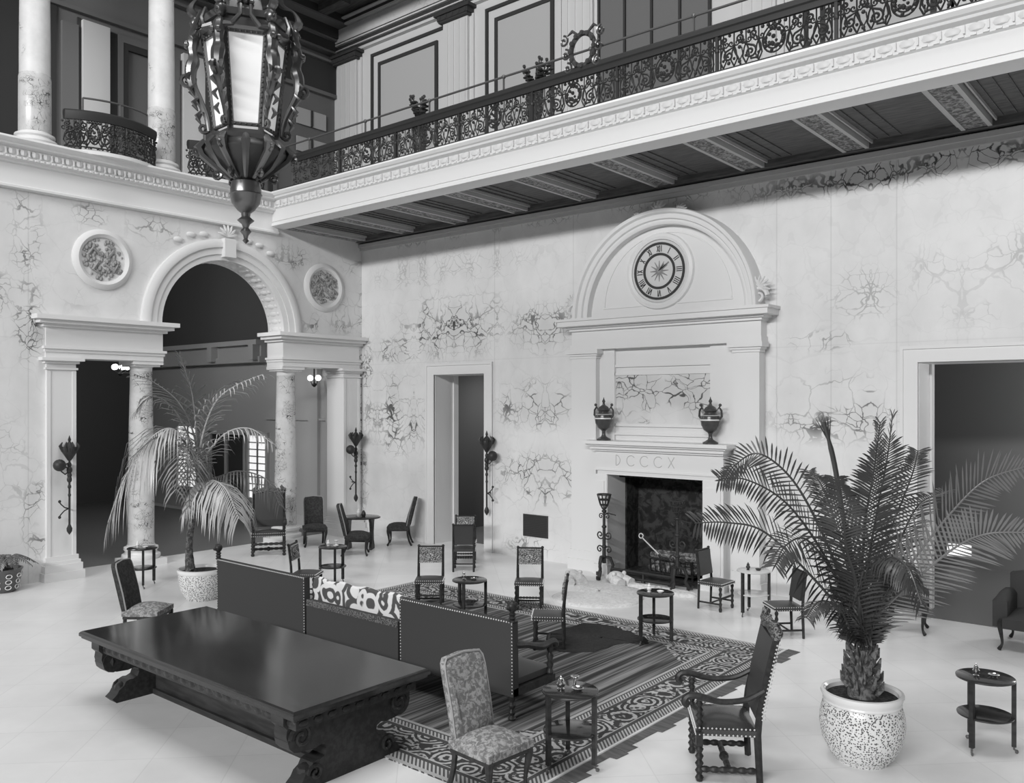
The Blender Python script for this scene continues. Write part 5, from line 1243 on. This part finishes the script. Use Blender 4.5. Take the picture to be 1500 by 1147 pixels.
# planter at the far left
t = thing('planter', 'dark patterned planter with leafy fern against the left wall, cut by the picture edge', 'planter', (.36, -8.62, 0))
b = MB(); b.lathe([(.2, 0), (.23, .04), (.28, .2), (.3, .36), (.33, .4), (.33, .42), (.3, .42), (.28, .36)], 24); b.build('pot', M['pot_dark'], t)
b = MB()
for k in range(10):
    q = k * 2 * PI / 10
    for z in (.1, .2, .3): r = .24 + .06 * z / .3; b.tube([((r + .012) * math.cos(q) + .05 * math.cos(s) * -math.sin(q), (r + .012) * math.sin(q) + .05 * math.cos(s) * math.cos(q), z + .035 * math.sin(s)) for s in [j * PI / 5 for j in range(10)]], .007, 4, True)
b.build('painted_flowers', M['china'], t)
b = MB(); b.lathe([(0, .37), (.29, .37), (.28, .3)], 16); b.build('soil', M['soil'], t)
rr = random.Random(11)
for k in range(12):
    q = 2 * PI * k / 12 + .3 * rr.random(); R = .3 + .25 * rr.random()
    if math.cos(q) < -.2: R = .2
    frond('frond', t, [(0, 0, .36), (R * .4 * math.cos(q), R * .4 * math.sin(q), .62), (R * .8 * math.cos(q), R * .8 * math.sin(q), .6), (R * math.cos(q), R * 1.3 * math.sin(q), .45)], 14, .13, .03, M['leaf_mid'], .4, 1., .2, 0, k, .008)

# ================================================================== LIGHT AND CAMERA
w = bpy.data.worlds.new('World'); SC.world = w; w.use_nodes = True
w.node_tree.nodes['Background'].inputs[0].default_value = (1, 1, 1, 1); w.node_tree.nodes['Background'].inputs[1].default_value = .085
def area(name, loc, rot, sx, sy, e):
    l = bpy.data.lights.new(name, 'AREA'); l.shape = 'RECTANGLE'; l.size = sx; l.size_y = sy; l.energy = e
    o = bpy.data.objects.new(name, l); COL.objects.link(o); o.location = loc; o.rotation_euler = rot; return o
def point(name, loc, r, e):
    l = bpy.data.lights.new(name, 'POINT'); l.shadow_soft_size = r; l.energy = e
    o = bpy.data.objects.new(name, l); COL.objects.link(o); o.location = loc; return o
area('clerestory_windows', (17, -42, 15.8), (math.radians(80), 0, math.radians(12)), 24, 2.0, 12800)      # high windows of the side opposite the hearth
area('skylight', (12.5, -9.5, 25), (0, 0, 0), 13, 11, 2900)                            # glazed ceiling of the hall
point('vestibule_fill', (-4.5, -5.5, 6.2), .4, 270)                              # unseen fill lights added to lift the blacks of vestibule and dark rooms
area('side_room_fill', (3.2, 3., 4.4), (0, 0, 0), .6, .6, 60)  # added fill as well, no fitting modelled
point('great_room_fill', (16.5, 3, 3.6), .4, 260)  # added unseen fill in the great room
SC.view_settings.view_transform = 'Standard'; SC.view_settings.look = 'None'; SC.view_settings.gamma = 1.; SC.view_settings.exposure = 0.; SC.view_settings.use_curve_mapping = False
cam = bpy.data.cameras.new('camera'); cam.sensor_fit = 'HORIZONTAL'; cam.sensor_width = 36; cam.lens = 1255 / 1500 * 36; cam.shift_y = 15.5 / 1500; cam.clip_end = 200
co = bpy.data.objects.new('camera', cam); COL.objects.link(co); co.location = (17.2488, -14.5452, 3.4); co.rotation_euler = (PI / 2, 0, math.radians(39.918)); SC.camera = co
